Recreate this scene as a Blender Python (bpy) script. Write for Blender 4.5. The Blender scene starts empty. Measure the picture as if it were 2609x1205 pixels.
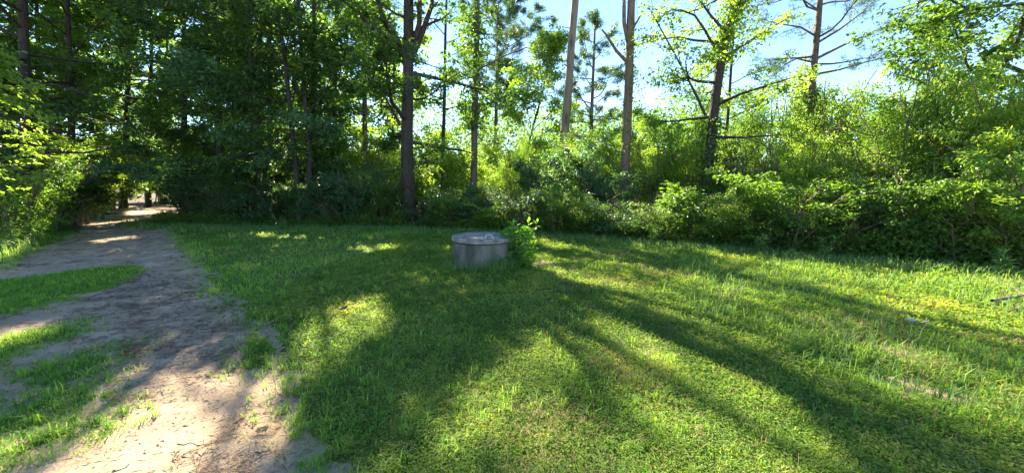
import bpy, math, random
import numpy as np
from mathutils import Vector

sc = bpy.context.scene
COL = sc.collection
PI = math.pi
# ------------------------------------------------------------------ camera
CAM_H, PITCH, FPX = 1.6, math.radians(7.7), 942.0      # FPX: focal length in photo pixels (2609 wide)
cam = bpy.data.cameras.new('camera'); cam.sensor_width = 36; cam.lens = 36 * FPX / 2609
cam.clip_start = 0.05; cam.clip_end = 3000
camo = bpy.data.objects.new('camera', cam); COL.objects.link(camo)
camo.location = (0, 0, CAM_H); camo.rotation_euler = (PI / 2 - PITCH, 0, 0)
sc.camera = camo
# ------------------------------------------------------------------ sky, sun, exposure
SUN_EL, SUN_AZ = math.radians(34), math.radians(-26)    # azimuth from +Y, left is negative
SUN = np.array([math.sin(SUN_AZ) * math.cos(SUN_EL), math.cos(SUN_AZ) * math.cos(SUN_EL), math.sin(SUN_EL)])
w = bpy.data.worlds.new('World'); sc.world = w; w.use_nodes = True
wn = w.node_tree.nodes; wl = w.node_tree.links
sky = wn.new('ShaderNodeTexSky'); sky.sky_type = 'NISHITA'; sky.sun_disc = False
sky.sun_elevation = SUN_EL; sky.sun_rotation = SUN_AZ; sky.dust_density = 0.0; sky.air_density = 0.9; sky.ozone_density = 4.0
bg = wn['Background']; bg.inputs['Strength'].default_value = 0.065
wl.new(sky.outputs[0], bg.inputs[0])
sl = bpy.data.lights.new('sun', 'SUN'); sl.energy = 5.0; sl.angle = math.radians(0.55); sl.color = (1.0, 0.88, 0.64)
so = bpy.data.objects.new('sun', sl); COL.objects.link(so)
so.rotation_euler = Vector(tuple(-SUN)).to_track_quat('-Z', 'Y').to_euler()
vs = sc.view_settings
vs.view_transform = 'Standard'; vs.look = 'None'; vs.gamma = 1.0; vs.exposure = 2.72
try: vs.use_curve_mapping = False
except Exception: pass
cy = sc.cycles
cy.max_bounces = 8; cy.diffuse_bounces = 6; cy.glossy_bounces = 2; cy.transmission_bounces = 5; cy.transparent_max_bounces = 6
cy.use_denoising = True
cy.sample_clamp_indirect = 6.0

# ------------------------------------------------------------------ helpers
R0 = np.random.default_rng(7)
def rngf(s): return np.random.default_rng(s)
_H = np.random.default_rng(99).random((256, 256))
def noise(x, y, s=1.0, o=0.0):
    x = np.asarray(x, float) / s + 31.7 + o; y = np.asarray(y, float) / s + 17.3 + o * 1.7
    xi = np.floor(x).astype(int); yi = np.floor(y).astype(int); fx = x - xi; fy = y - yi
    fx = fx * fx * (3 - 2 * fx); fy = fy * fy * (3 - 2 * fy)
    a = _H[xi % 256, yi % 256]; b = _H[(xi + 1) % 256, yi % 256]; c = _H[xi % 256, (yi + 1) % 256]; d = _H[(xi + 1) % 256, (yi + 1) % 256]
    return (a * (1 - fx) + b * fx) * (1 - fy) + (c * (1 - fx) + d * fx) * fy
def fbm(x, y, s, o=0.0): return (noise(x, y, s, o) + .5 * noise(x, y, s / 2.1, o + 3) + .25 * noise(x, y, s / 4.3, o + 7)) / 1.75
def at(px, py, Y):
    dx = (px - 1304.5) / FPX; dy = (py - 602.5) / FPX
    f = math.cos(PITCH) - dy * math.sin(PITCH); s = Y / f
    return np.array([dx * s, Y, CAM_H - (math.sin(PITCH) + dy * math.cos(PITCH)) * s])
def gp(px, py):
    dx = (px - 1304.5) / FPX; dy = (py - 602.5) / FPX
    f = math.cos(PITCH) - dy * math.sin(PITCH); d = math.sin(PITCH) + dy * math.cos(PITCH); t = CAM_H / d
    return (dx * t, f * t)
D = 2609 / 2576.0
def gd(*pts): return np.array([gp(x * D, y * D) for x, y in pts])     # ground points
def sdf(P, poly):                                                      # > 0 inside
    x, y = P[:, 0], P[:, 1]; n = len(poly); d = np.full(len(P), 1e9); ins = np.zeros(len(P), bool)
    for i in range(n):
        a = poly[i]; b = poly[(i + 1) % n]; e = b - a
        wx, wy = x - a[0], y - a[1]
        t = np.clip((wx * e[0] + wy * e[1]) / (e @ e + 1e-12), 0, 1)
        d = np.minimum(d, (wx - e[0] * t) ** 2 + (wy - e[1] * t) ** 2)
        c = (a[1] > y) != (b[1] > y)
        with np.errstate(divide='ignore', invalid='ignore'):
            ins ^= c & (x < (b[0] - a[0]) * (y - a[1]) / (b[1] - a[1] + 1e-12) + a[0])
    return np.where(ins, 1, -1) * np.sqrt(d)
def sstep(a, b, x): t = np.clip((x - a) / (b - a), 0, 1); return t * t * (3 - 2 * t)
def hz(x, y): return (fbm(x, y, 3.2, 1) - .5) * 0.10 + (fbm(x, y, .7, 5) - .5) * 0.025
def hz1(x, y): return float(hz(np.array([x]), np.array([y]))[0])

def mesh_np(name, V, F, tone=None, smooth=False, T=None):
    """V (n,3); F (m,4) quads and T (k,3) triangles; tone per face"""
    me = bpy.data.meshes.new(name)
    V = np.asarray(V, np.float32); me.vertices.add(len(V)); me.vertices.foreach_set('co', V.ravel())
    F = np.zeros((0, 4), np.int32) if F is None else np.asarray(F, np.int32)
    T = np.zeros((0, 3), np.int32) if T is None else np.asarray(T, np.int32)
    idx = np.concatenate([F.ravel(), T.ravel()]); tot = np.concatenate([np.full(len(F), 4), np.full(len(T), 3)]).astype(np.int32)
    st = np.concatenate([[0], np.cumsum(tot)[:-1]]).astype(np.int32)
    me.loops.add(len(idx)); me.loops.foreach_set('vertex_index', idx.astype(np.int32))
    me.polygons.add(len(tot)); me.polygons.foreach_set('loop_start', st); me.polygons.foreach_set('loop_total', tot)
    me.polygons.foreach_set('use_smooth', np.full(len(tot), smooth))
    if tone is not None:
        a = me.attributes.new('tone', 'FLOAT', 'FACE'); a.data.foreach_set('value', np.asarray(tone, np.float32))
    me.update(calc_edges=True)
    return me
def link(name, me, mat=None, parent=None):
    o = bpy.data.objects.new(name, me); COL.objects.link(o)
    if mat is not None and me is not None and not me.materials: me.materials.append(mat)
    if parent is not None: o.parent = parent
    return o
def tag(o, label=None, cat=None, group=None, kind=None):
    for k, v in (('label', label), ('category', cat), ('group', group), ('kind', kind)):
        if v: o[k] = v
    return o
def empty(name, loc, label, cat, group=None):
    o = bpy.data.objects.new(name, None); COL.objects.link(o); o.location = tuple(map(float, loc)); o.empty_display_size = .2
    return tag(o, label, cat, group)
def nrm(v): return v / (np.linalg.norm(v, axis=-1, keepdims=True) + 1e-9)

class Wood:
    def __init__(s): s.V = []; s.F = []; s.n = 0
    def tube(s, P, r, sides=6, rough=0.0, rng=None):
        P = np.asarray(P, float); r = np.asarray(r, float); k = len(P)
        t = np.gradient(P, axis=0); t = nrm(t)
        ref = np.array([0., 1., 0.]) if abs(t[:, 1]).max() < .9 else np.array([1., 0., .13])
        a = nrm(np.cross(t, ref)); b = np.cross(t, a)
        th = np.arange(sides) / sides * 2 * PI
        rr = np.repeat(r[:, None], sides, 1)
        if rough and rng is not None: rr = rr * (1 + (rng.random((k, sides)) - .5) * rough)
        V = P[:, None] + (a[:, None] * np.cos(th)[None, :, None] + b[:, None] * np.sin(th)[None, :, None]) * rr[..., None]
        i = np.arange(k - 1)[:, None] * sides + np.arange(sides)[None]; j = np.arange(k - 1)[:, None] * sides + (np.arange(sides)[None] + 1) % sides
        s.F.append((np.stack([i, j, j + sides, i + sides], -1).reshape(-1, 4)) + s.n); s.V.append(V.reshape(-1, 3)); s.n += k * sides
    def build(s, name, mat, parent=None, off=None):
        V = np.concatenate(s.V)
        if off is not None: V = V - np.asarray(off)
        return link(name, mesh_np(name, V, np.concatenate(s.F), smooth=True), mat, parent)

def leaf_mesh(P, U, N, L, W, tone, fold=.16, droop=.12):
    n = len(P); Rr = nrm(np.cross(U, N)); N = np.cross(Rr, U)
    L = np.broadcast_to(L, (n,))[:, None]; W = np.broadcast_to(W, (n,))[:, None]
    V = np.empty((n, 4, 3)); m = P + U * L * .42
    V[:, 0] = P; V[:, 1] = m + Rr * W * .5 + N * W * fold; V[:, 2] = P + U * L - N * L * droop; V[:, 3] = m - Rr * W * .5 + N * W * fold
    F = np.arange(n * 4).reshape(n, 4)
    return V.reshape(-1, 3), F, tone

# ------------------------------------------------------------------ materials
def newmat(name):
    m = bpy.data.materials.new(name); m.use_nodes = True; nt = m.node_tree; nt.nodes.clear()
    out = nt.nodes.new('ShaderNodeOutputMaterial'); return m, nt, out
def ramp(nt, stops, interp='LINEAR'):
    r = nt.nodes.new('ShaderNodeValToRGB'); r.color_ramp.interpolation = interp
    el = r.color_ramp.elements
    while len(el) < len(stops): el.new(.5)
    for e, (p, c) in zip(el, stops): e.position = p; e.color = (*c, 1)
    return r
def leafmat(name, dark, mid, light, trans=.45, tcol=None, gloss=.45, tgain=1.9, k=1.4, spec=.4):
    dark, mid, light = (tuple(min(.75, x * k) for x in c) for c in (dark, mid, light))   # reflectance is shared with the translucent lobe
    tgain = tgain / 1.15
    m, nt, out = newmat(name); N = nt.nodes; Lk = nt.links
    at_ = N.new('ShaderNodeAttribute'); at_.attribute_name = 'tone'
    r = ramp(nt, [(0, dark), (.5, mid), (1, light)]); Lk.new(at_.outputs['Fac'], r.inputs[0])
    p = N.new('ShaderNodeBsdfPrincipled'); p.inputs['Roughness'].default_value = gloss; p.inputs['Specular IOR Level'].default_value = spec
    Lk.new(r.outputs[0], p.inputs['Base Color'])
    tr = N.new('ShaderNodeBsdfTranslucent')
    mul = N.new('ShaderNodeMix'); mul.data_type = 'RGBA'; mul.blend_type = 'MULTIPLY'; mul.inputs[0].default_value = 1
    Lk.new(r.outputs[0], mul.inputs[6]); mul.inputs[7].default_value = (*(tcol or (tgain * 1.28, tgain * 1.22, tgain * .42)), 1)
    Lk.new(mul.outputs[2], tr.inputs[0])
    mx = N.new('ShaderNodeMixShader'); mx.inputs[0].default_value = trans
    Lk.new(p.outputs[0], mx.inputs[1]); Lk.new(tr.outputs[0], mx.inputs[2]); Lk.new(mx.outputs[0], out.inputs[0])
    return m
M = {}
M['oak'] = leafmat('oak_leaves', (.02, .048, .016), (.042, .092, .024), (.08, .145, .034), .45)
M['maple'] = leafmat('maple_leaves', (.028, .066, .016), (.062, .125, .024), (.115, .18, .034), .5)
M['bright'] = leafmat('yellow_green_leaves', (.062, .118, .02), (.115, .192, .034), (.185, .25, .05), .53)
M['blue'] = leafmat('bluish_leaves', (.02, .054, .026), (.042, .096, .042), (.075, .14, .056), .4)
M['needle'] = leafmat('pine_needles', (.018, .045, .02), (.036, .08, .03), (.06, .11, .04), .3)
M['deadneedle'] = leafmat('dead_needles', (.10, .045, .02), (.17, .08, .035), (.24, .12, .05), .3, tcol=(1, 1, .6))
M['grass'] = leafmat('grass_blades', (.056, .125, .022), (.115, .215, .036), (.205, .275, .058), .5, tgain=1.5, k=1.65, gloss=.6, spec=.2)
M['longgrass'] = leafmat('long_grass', (.05, .11, .035), (.10, .19, .06), (.19, .27, .09), .45, tgain=1.4, gloss=.55, spec=.25)
M['clover'] = leafmat('clover_leaflets', (.05, .10, .018), (.108, .17, .03), (.19, .205, .045), .45, tgain=1.5, k=1.65, gloss=.65, spec=.15)
M['straw'] = leafmat('dry_straw', (.20, .12, .05), (.33, .22, .10), (.45, .33, .18), .3, tcol=(1, 1, .8), gloss=.7, k=1)
M['litter'] = leafmat('pine_straw', (.085, .055, .04), (.16, .10, .06), (.27, .17, .10), .05, tcol=(1, 1, .8), gloss=.8, k=1)
M['fresh'] = leafmat('fresh_shrub_leaves', (.07, .17, .03), (.12, .26, .045), (.18, .33, .06), .5, tgain=1.5, gloss=.6, spec=.2, k=1.2)

def barkmat(name, c0, c1, c2, sx=14, sz=3, bump=.6):
    m, nt, out = newmat(name); N = nt.nodes; Lk = nt.links
    g = N.new('ShaderNodeNewGeometry'); mp = N.new('ShaderNodeMapping'); mp.inputs['Scale'].default_value = (sx, sx, sz)
    Lk.new(g.outputs['Position'], mp.inputs[0])
    n1 = N.new('ShaderNodeTexNoise'); n1.inputs['Scale'].default_value = 1; n1.inputs['Detail'].default_value = 5; n1.inputs['Roughness'].default_value = .65
    Lk.new(mp.outputs[0], n1.inputs[0])
    v = N.new('ShaderNodeTexVoronoi'); v.inputs['Scale'].default_value = 1.3; Lk.new(mp.outputs[0], v.inputs[0])
    n2 = N.new('ShaderNodeTexNoise'); n2.inputs['Scale'].default_value = .9; n2.inputs['Detail'].default_value = 3; Lk.new(g.outputs['Position'], n2.inputs[0])
    ad = N.new('ShaderNodeMath'); ad.operation = 'MULTIPLY_ADD'; ad.inputs[1].default_value = .55; Lk.new(v.outputs[0], ad.inputs[0]); Lk.new(n1.outputs[0], ad.inputs[2])
    ad2 = N.new('ShaderNodeMath'); ad2.operation = 'MULTIPLY_ADD'; ad2.inputs[1].default_value = .5; Lk.new(n2.outputs[0], ad2.inputs[0]); Lk.new(ad.outputs[0], ad2.inputs[2])
    r = ramp(nt, [(.45, c0), (.75, c1), (1.05, c2)]); Lk.new(ad2.outputs[0], r.inputs[0])
    p = N.new('ShaderNodeBsdfPrincipled'); p.inputs['Roughness'].default_value = .85; p.inputs['Specular IOR Level'].default_value = .2
    Lk.new(r.outputs[0], p.inputs['Base Color'])
    b = N.new('ShaderNodeBump'); b.inputs['Strength'].default_value = bump; b.inputs['Distance'].default_value = .04; Lk.new(ad.outputs[0], b.inputs['Height']); Lk.new(b.outputs[0], p.inputs['Normal'])
    Lk.new(p.outputs[0], out.inputs[0]); return m
M['bark'] = barkmat('grey_brown_bark', (.013, .010, .008), (.03, .024, .019), (.06, .05, .041))
M['pinebark'] = barkmat('pine_bark', (.03, .021, .017), (.075, .052, .042), (.14, .105, .085), 10, 3.5)
M['deadwood'] = barkmat('bleached_dead_wood', (.028, .019, .013), (.10, .073, .052), (.235, .185, .14), 4, .8, 1.0)
M['deadbark'] = barkmat('brown_dead_bark', (.03, .021, .015), (.085, .06, .042), (.19, .14, .10), 12, 2.5)
M['stem'] = barkmat('shrub_stem', (.04, .03, .02), (.09, .07, .045), (.15, .12, .08), 20, 6)

def groundmat(name, stops, scale, bump, fine=60, stops2=None, s2=1.2):
    m, nt, out = newmat(name); N = nt.nodes; Lk = nt.links
    g = N.new('ShaderNodeNewGeometry')
    def nz(s, d=6, r=.6):
        n = N.new('ShaderNodeTexNoise'); n.inputs['Scale'].default_value = s; n.inputs['Detail'].default_value = d; n.inputs['Roughness'].default_value = r
        Lk.new(g.outputs['Position'], n.inputs[0]); return n
    a = nz(scale); r = ramp(nt, stops); Lk.new(a.outputs[0], r.inputs[0]); col = r.outputs[0]
    f = nz(fine, 4, .7)
    if stops2:
        b_ = nz(s2, 5, .6); r2 = ramp(nt, stops2); Lk.new(b_.outputs[0], r2.inputs[0])
        mx = N.new('ShaderNodeMix'); mx.data_type = 'RGBA'; mx.blend_type = 'MULTIPLY'; mx.inputs[0].default_value = 1
        Lk.new(col, mx.inputs[6]); Lk.new(r2.outputs[0], mx.inputs[7]); col = mx.outputs[2]
    fr = ramp(nt, [(.25, (.72, .70, .68)), (.7, (1.12, 1.12, 1.12))]); Lk.new(f.outputs[0], fr.inputs[0])
    m2 = N.new('ShaderNodeMix'); m2.data_type = 'RGBA'; m2.blend_type = 'MULTIPLY'; m2.inputs[0].default_value = 1
    Lk.new(col, m2.inputs[6]); Lk.new(fr.outputs[0], m2.inputs[7])
    p = N.new('ShaderNodeBsdfPrincipled'); p.inputs['Roughness'].default_value = .95; p.inputs['Specular IOR Level'].default_value = .1
    Lk.new(m2.outputs[2], p.inputs['Base Color'])
    ad = N.new('ShaderNodeMath'); ad.operation = 'MULTIPLY_ADD'; ad.inputs[1].default_value = .5
    c = nz(9, 6, .65); Lk.new(f.outputs[0], ad.inputs[0]); Lk.new(c.outputs[0], ad.inputs[2])
    bp = N.new('ShaderNodeBump'); bp.inputs['Strength'].default_value = bump; bp.inputs['Distance'].default_value = .03
    Lk.new(ad.outputs[0], bp.inputs['Height']); Lk.new(bp.outputs[0], p.inputs['Normal'])
    Lk.new(p.outputs[0], out.inputs[0]); return m
M['floor'] = groundmat('forest_litter', [(.3, (.03, .022, .014)), (.5, (.07, .048, .028)), (.7, (.12, .085, .05))], 3, .8)
M['soil'] = groundmat('lawn_soil', [(.3, (.08, .12, .03)), (.55, (.11, .155, .04)), (.75, (.17, .165, .07))], 2.2, .8, 45)
M['sand'] = groundmat('packed_sand', [(.3, (.35, .26, .175)), (.5, (.45, .345, .245)), (.72, (.51, .405, .30))], 1.3, 1.0, 70,
                      [(.34, (.74, .71, .68)), (.5, (.95, .93, .91)), (.62, (1.08, 1.05, 1.0))], .9)
M['clay'] = groundmat('orange_clay', [(.3, (.36, .23, .13)), (.6, (.48, .33, .20))], 20, .8)

def concrete(name, stops, streak=False):
    m, nt, out = newmat(name); N = nt.nodes; Lk = nt.links
    g = N.new('ShaderNodeTexCoord'); mp = N.new('ShaderNodeMapping'); mp.inputs['Scale'].default_value = (1, 1, .35 if streak else 1)
    Lk.new(g.outputs['Object'], mp.inputs[0])
    n = N.new('ShaderNodeTexNoise'); n.inputs['Scale'].default_value = 3.2 if streak else 7; n.inputs['Detail'].default_value = 7; n.inputs['Roughness'].default_value = .65
    Lk.new(mp.outputs[0], n.inputs[0]); r = ramp(nt, stops); Lk.new(n.outputs[0], r.inputs[0])
    f = N.new('ShaderNodeTexNoise'); f.inputs['Scale'].default_value = 90; f.inputs['Detail'].default_value = 3; Lk.new(g.outputs['Object'], f.inputs[0])
    fr = ramp(nt, [(.3, (.75, .75, .75)), (.7, (1.1, 1.1, 1.1))]); Lk.new(f.outputs[0], fr.inputs[0])
    m2 = N.new('ShaderNodeMix'); m2.data_type = 'RGBA'; m2.blend_type = 'MULTIPLY'; m2.inputs[0].default_value = 1
    Lk.new(r.outputs[0], m2.inputs[6]); Lk.new(fr.outputs[0], m2.inputs[7])
    p = N.new('ShaderNodeBsdfPrincipled'); p.inputs['Roughness'].default_value = .9; p.inputs['Specular IOR Level'].default_value = .2; Lk.new(m2.outputs[2], p.inputs['Base Color'])
    b = N.new('ShaderNodeBump'); b.inputs['Strength'].default_value = .5; b.inputs['Distance'].default_value = .01; Lk.new(n.outputs[0], b.inputs['Height']); Lk.new(b.outputs[0], p.inputs['Normal'])
    Lk.new(p.outputs[0], out.inputs[0]); return m
M['ring'] = concrete('stained_concrete', [(.3, (.05, .052, .03)), (.46, (.12, .115, .088)), (.7, (.23, .215, .18))], True)
M['lid'] = concrete('weathered_lid_concrete', [(.32, (.11, .10, .08)), (.5, (.25, .23, .20)), (.68, (.37, .35, .31))])
def plain(name, c, rough=.6, metal=0):
    m, nt, out = newmat(name); p = nt.nodes.new('ShaderNodeBsdfPrincipled')
    n = nt.nodes.new('ShaderNodeTexNoise'); n.inputs['Scale'].default_value = 25
    r = ramp(nt, [(.3, tuple(x * .75 for x in c)), (.7, tuple(min(1, x * 1.15) for x in c))]); nt.links.new(n.outputs[0], r.inputs[0]); nt.links.new(r.outputs[0], p.inputs['Base Color'])
    p.inputs['Roughness'].default_value = rough; p.inputs['Metallic'].default_value = metal
    nt.links.new(p.outputs[0], out.inputs[0]); return m
M['plastic'] = plain('white_plastic', (.42, .45, .44), .5)
M['deadleaf'] = plain('dead_leaf', (.11, .06, .05), .8)
M['redleaf'] = plain('red_brown_leaf', (.24, .09, .05), .8)

# ------------------------------------------------------------------ layout on the ground (photo pixels -> metres)
road_edge = gd((432, 556), (424, 575), (440, 610), (500, 668), (532, 720), (590, 790), (606, 860), (615, 925), (672, 928), (690, 890), (672, 830), (700, 835), (716, 900), (712, 950), (716, 1010), (748, 1095), (800, 1150), (840, 1190))
LAWN = np.concatenate([[(-.9, -3.5)], road_edge[::-1], [(-16.3, 17.2), (-14.6, 15.4), (-11, 14.2), (-4.5, 13.8), (1.3, 11.9), (4.4, 10.2), (6.6, 8.4), (9.2, 6.5), (14, 3.0), (14, -3.5)]])
left_edge = gd((330, 536), (232, 546), (205, 582), (150, 606), (112, 622), (60, 650), (0, 682))
VERGE = np.concatenate([left_edge[1:], [(-10.2, 6.6), (-14, 6), (-19, 11), (-21, 15)]])
ROAD = np.concatenate([[(-12, -3.5), (-.2, -3.5)], road_edge[::-1] + np.array([.35, 0]), gd((440, 538), (400, 530)), [(-32, 31), (-36, 33), (-40, 30)], left_edge + np.array([-.35, 0]), [(-14, 6), (-14, 0)]])
PATCH = [gd((-160, 715), (0, 708), (130, 688), (300, 670), (346, 680), (310, 706), (200, 742), (120, 776), (0, 797), (-160, 830)),
         gd((-100, 905), (0, 862), (120, 830), (182, 818), (186, 850), (90, 890), (0, 925), (-100, 960)),
         gd((60, 950), (150, 915), (250, 882), (335, 866), (300, 912), (215, 955), (120, 985)),
         gd((-100, 1075), (0, 1040), (120, 1000), (245, 962), (258, 1005), (160, 1060), (0, 1092), (-100, 1110)),
         gd((130, 1100), (180, 1055), (300, 1035), (310, 1062), (230, 1100), (160, 1118)),
         gd((-100, 1160), (0, 1125), (62, 1120), (60, 1150), (0, 1190), (-100, 1230))]
BARE = [gd((1352, 660), (1375, 658), (1378, 668), (1350, 674)), gd((2210, 946), (2260, 950), (2400, 995), (2390, 1008), (2270, 985)), gd((2195, 868), (2240, 864), (2235, 885))]
WELL_C = np.array([(1227.5 - 1304.5) / FPX * 7.2, 7.2]); WELL_R = .598

def lawn_d(P):
    wrp = (fbm(P[:, 0], P[:, 1], .55, 2) - .5) * .42 + (noise(P[:, 0], P[:, 1], .12, 4) - .5) * .10
    d = sdf(P, LAWN) + wrp
    v = sdf(P, VERGE) + wrp
    d = np.maximum(d, v)
    for q in PATCH: d = np.maximum(d, np.minimum(sdf(P, q) + wrp * .9, .3))
    for q in BARE: d = np.minimum(d, -sdf(P, q) + wrp * .5)
    return d
def surf(x, y):
    P = np.stack([x, y], 1); d = lawn_d(P)
    return hz(x, y) + np.maximum(0, .045 * sstep(-.05, .35, d) - .008)

# ------------------------------------------------------------------ sunlit gaps: where the canopy lets the sun through to the ground
LIT = [gd((725, 850), (800, 790), (960, 752), (1005, 790), (1000, 830), (950, 875), (900, 905), (880, 960), (800, 990), (735, 960)),
       gd((1455, 770), (1530, 765), (1640, 850), (1720, 925), (1850, 1010), (2010, 1060), (2260, 1200), (2020, 1200), (1880, 1110), (1720, 1030), (1600, 930), (1520, 840)),
       gd((1330, 868), (1425, 868), (1440, 905), (1500, 960), (1490, 1060), (1380, 1210), (1090, 1210), (1140, 1090), (1235, 985), (1330, 950)),
       gd((1530, 738), (1640, 752), (1830, 832), (1790, 850), (1650, 800)),
       gd((1560, 607), (1800, 640), (2000, 668), (2300, 705), (2700, 740), (2700, 800), (2420, 752), (2150, 715), (1990, 692), (1800, 652)),
       gd((350, 985), (470, 925), (600, 915), (690, 960), (760, 1100), (700, 1120), (620, 1100), (560, 1215), (-300, 1300), (-300, 1180), (60, 1090), (130, 1050), (250, 1040)),
       gd((-60, 845), (100, 822), (150, 838), (60, 880), (-60, 900)),
       gd((310, 530), (460, 530), (445, 556), (300, 558)), gd((230, 606), (340, 592), (345, 602), (235, 618)),
       gd((-60, 560), (60, 570), (110, 600), (60, 640), (-60, 690)),
       gd((620, 588), (800, 596), (820, 604), (640, 600)), gd((900, 630), (1000, 622), (1010, 634), (920, 645)), gd((1270, 560), (1330, 560), (1345, 610), (1290, 620)),
       gd((1350, 607), (1470, 612), (1560, 625), (1440, 640), (1360, 630)),
       np.array([(.72 + .42 * math.cos(t), 6.2 + .42 * math.sin(t)) for t in np.linspace(0, 6.28, 13)[:-1]]),
       np.array([(-10.7 + 1.3 * math.cos(t), 5.0 + 2.2 * math.sin(t)) for t in np.linspace(0, 6.28, 13)[:-1]]), np.array([(-18.6 + 1.5 * math.cos(t), 15.6 + 1.6 * math.sin(t)) for t in np.linspace(0, 6.28, 13)[:-1]])]
def lit_amount(P3):
    """1 where the shadow of a point at P3 would fall on ground that the photo shows sunlit"""
    k = P3[:, 2] / SUN[2]; G = P3[:, :2] - SUN[None, :2] * k[:, None]
    wx = (fbm(G[:, 0], G[:, 1], .5, 11) - .5) * .5
    d = np.full(len(G), -9.)
    for i, q in enumerate(LIT):
        c = q.mean(0); rad = np.sqrt(((q - c) ** 2).sum(1).max()) + .6
        near = ((G - c) ** 2).sum(1) < rad * rad
        if near.any(): d[near] = np.maximum(d[near], sdf(G[near], q))
    d = np.where(P3[:, 2] > 1.2, d, -9)
    return sstep(-.12, .12, d + wx * .6)

# ------------------------------------------------------------------ the ground sheets
def grid_sheet(name, x0, x1, y0, y1, st, zf, keep, mat, kind='structure', holes=None):
    nx = int(round((x1 - x0) / st)) + 1; ny = int(round((y1 - y0) / st)) + 1
    X, Y = np.meshgrid(np.linspace(x0, x1, nx), np.linspace(y0, y1, ny)); x, y = X.ravel(), Y.ravel()
    z = zf(x, y); i = (np.arange(ny - 1)[:, None] * nx + np.arange(nx - 1)[None]).ravel()
    F = np.stack([i, i + 1, i + nx + 1, i + nx], 1)
    k = keep(x, y)[F].any(1); F = F[k]
    used = np.zeros(len(x), bool); used[F.ravel()] = True; mp = np.cumsum(used) - 1
    return np.stack([x, y, z], 1)[used], mp[F]
def join_sheets(name, parts, mat, kind):
    V = []; F = []; n = 0
    for v, f in parts: V.append(v); F.append(f + n); n += len(v)
    o = link(name, mesh_np(name, np.concatenate(V), np.concatenate(F), smooth=True), mat)
    o['kind'] = kind; return o
def gz(x, y):
    r = np.hypot(x, y); return hz(x, y) * (r < 60) - .07
gpart = grid_sheet('g', -60, 60, -20, 90, .8, gz, lambda x, y: x > -1e9, None)
far = [np.array([(-60., -20, -.08), (60, -20, -.08), (60, 90, -.08), (-60, 90, -.08), (-1500, -1500, -.3), (1500, -1500, -.3), (1500, 1500, -.3), (-1500, 1500, -.3)]),
       np.array([(0, 1, 5, 4), (1, 2, 6, 5), (2, 3, 7, 6), (3, 0, 4, 7)])]
join_sheets('forest_ground', [gpart, far], M['floor'], 'structure')
def dz(x, y):
    rut = (fbm(x, y, .35, 21) - .5) * .045 + (fbm(x * .7 + y * .5, y - x * .4, .13, 23) - .5) * .022
    return hz(x, y) + rut
inroad = lambda x, y: sdf(np.stack([x, y], 1), ROAD) > 0
def lawn_z(x, y): return hz(x, y) + .06 * sstep(-.10, .32, lawn_d(np.stack([x, y], 1))) - .03
inlawn = lambda x, y: lawn_d(np.stack([x, y], 1)) > -.12
def bare_or_road(x, y):
    P = np.stack([x, y], 1); k = sdf(P, ROAD) > 0
    for q in BARE: k |= sdf(P, q) > -.25
    return k
join_sheets('dirt_road', [grid_sheet('r', -14, 7.2, -3.5, 9.02, .06, dz, bare_or_road, None), grid_sheet('r', -40, 0, 9, 34, .2, lambda x, y: dz(x, y), inroad, None)], M['sand'], 'structure')
o = link('bounce_yard', mesh_np('bounce_yard', [(-45, -3.4, -.03), (-45, -60, -.03), (45, -60, -.03), (45, -3.4, -.03)], [(0, 1, 2, 3)]), M['sand']); o['kind'] = 'structure'  # unseen pale sand sheet added behind the camera to bounce sunlight onto the trees
join_sheets('lawn', [grid_sheet('l', -14, 14, -3.5, 9.02, .07, lawn_z, inlawn, None), grid_sheet('l', -22, 14, 9, 21, .2, lawn_z, inlawn, None)], M['soil'], 'structure')

# ------------------------------------------------------------------ tree building
LIT_ON = True
def sprays_to_leaves(C, Dv, rad, per, size, rng, flat=.25, asp=.55, carve=True, tone_c=None, droop=.25, spread=1.0):
    """C centres, Dv branch directions, rad spray radius, per leaves each"""
    n = len(C) * per
    c = np.repeat(C, per, 0); d = np.repeat(Dv, per, 0); r = np.repeat(rad, per)[:, None]
    up = np.array([0, 0, 1.]) + rng.normal(0, .28, (len(C), 3)); up = nrm(up); u = np.repeat(up, per, 0)
    side = nrm(np.cross(d, u)); ax = nrm(np.cross(u, side))
    a = rng.uniform(-1, 1, (n, 1)); b = rng.normal(0, .42, (n, 1)) * spread; h = rng.normal(0, flat, (n, 1))
    P = c + ax * a * r + side * b * r + u * h * r - np.array([0, 0, 1]) * (b ** 2) * r * .25
    U = nrm(ax * .6 + side * np.sign(b) * .8 + rng.normal(0, .45, (n, 3)) - np.array([0, 0, droop]))
    Nn = nrm(u + rng.normal(0, .42, (n, 3)))
    L = size * rng.uniform(.65, 1.3, n)
    tc = rng.random(len(C)) if tone_c is None else tone_c
    tone = np.clip(np.repeat(tc, per) * .5 + rng.random(n) * .5, 0, 1)
    if carve:
        thin = .82 * sstep(7.2, 9.0, P[:, 2]) * sstep(-14, -11, P[:, 0]) * sstep(23, 21, P[:, 1])
        k = (rng.random(n) > lit_amount(P)) & (rng.random(n) > thin); P, U, Nn, L, tone = P[k], U[k], Nn[k], L[k], tone[k]
    return leaf_mesh(P, U, Nn, L, L * asp, tone)
def interp(tr, z):
    zz = tr[:, 2]; return np.array([np.interp(z, zz, tr[:, 0]), np.interp(z, zz, tr[:, 1]), z])
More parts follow.
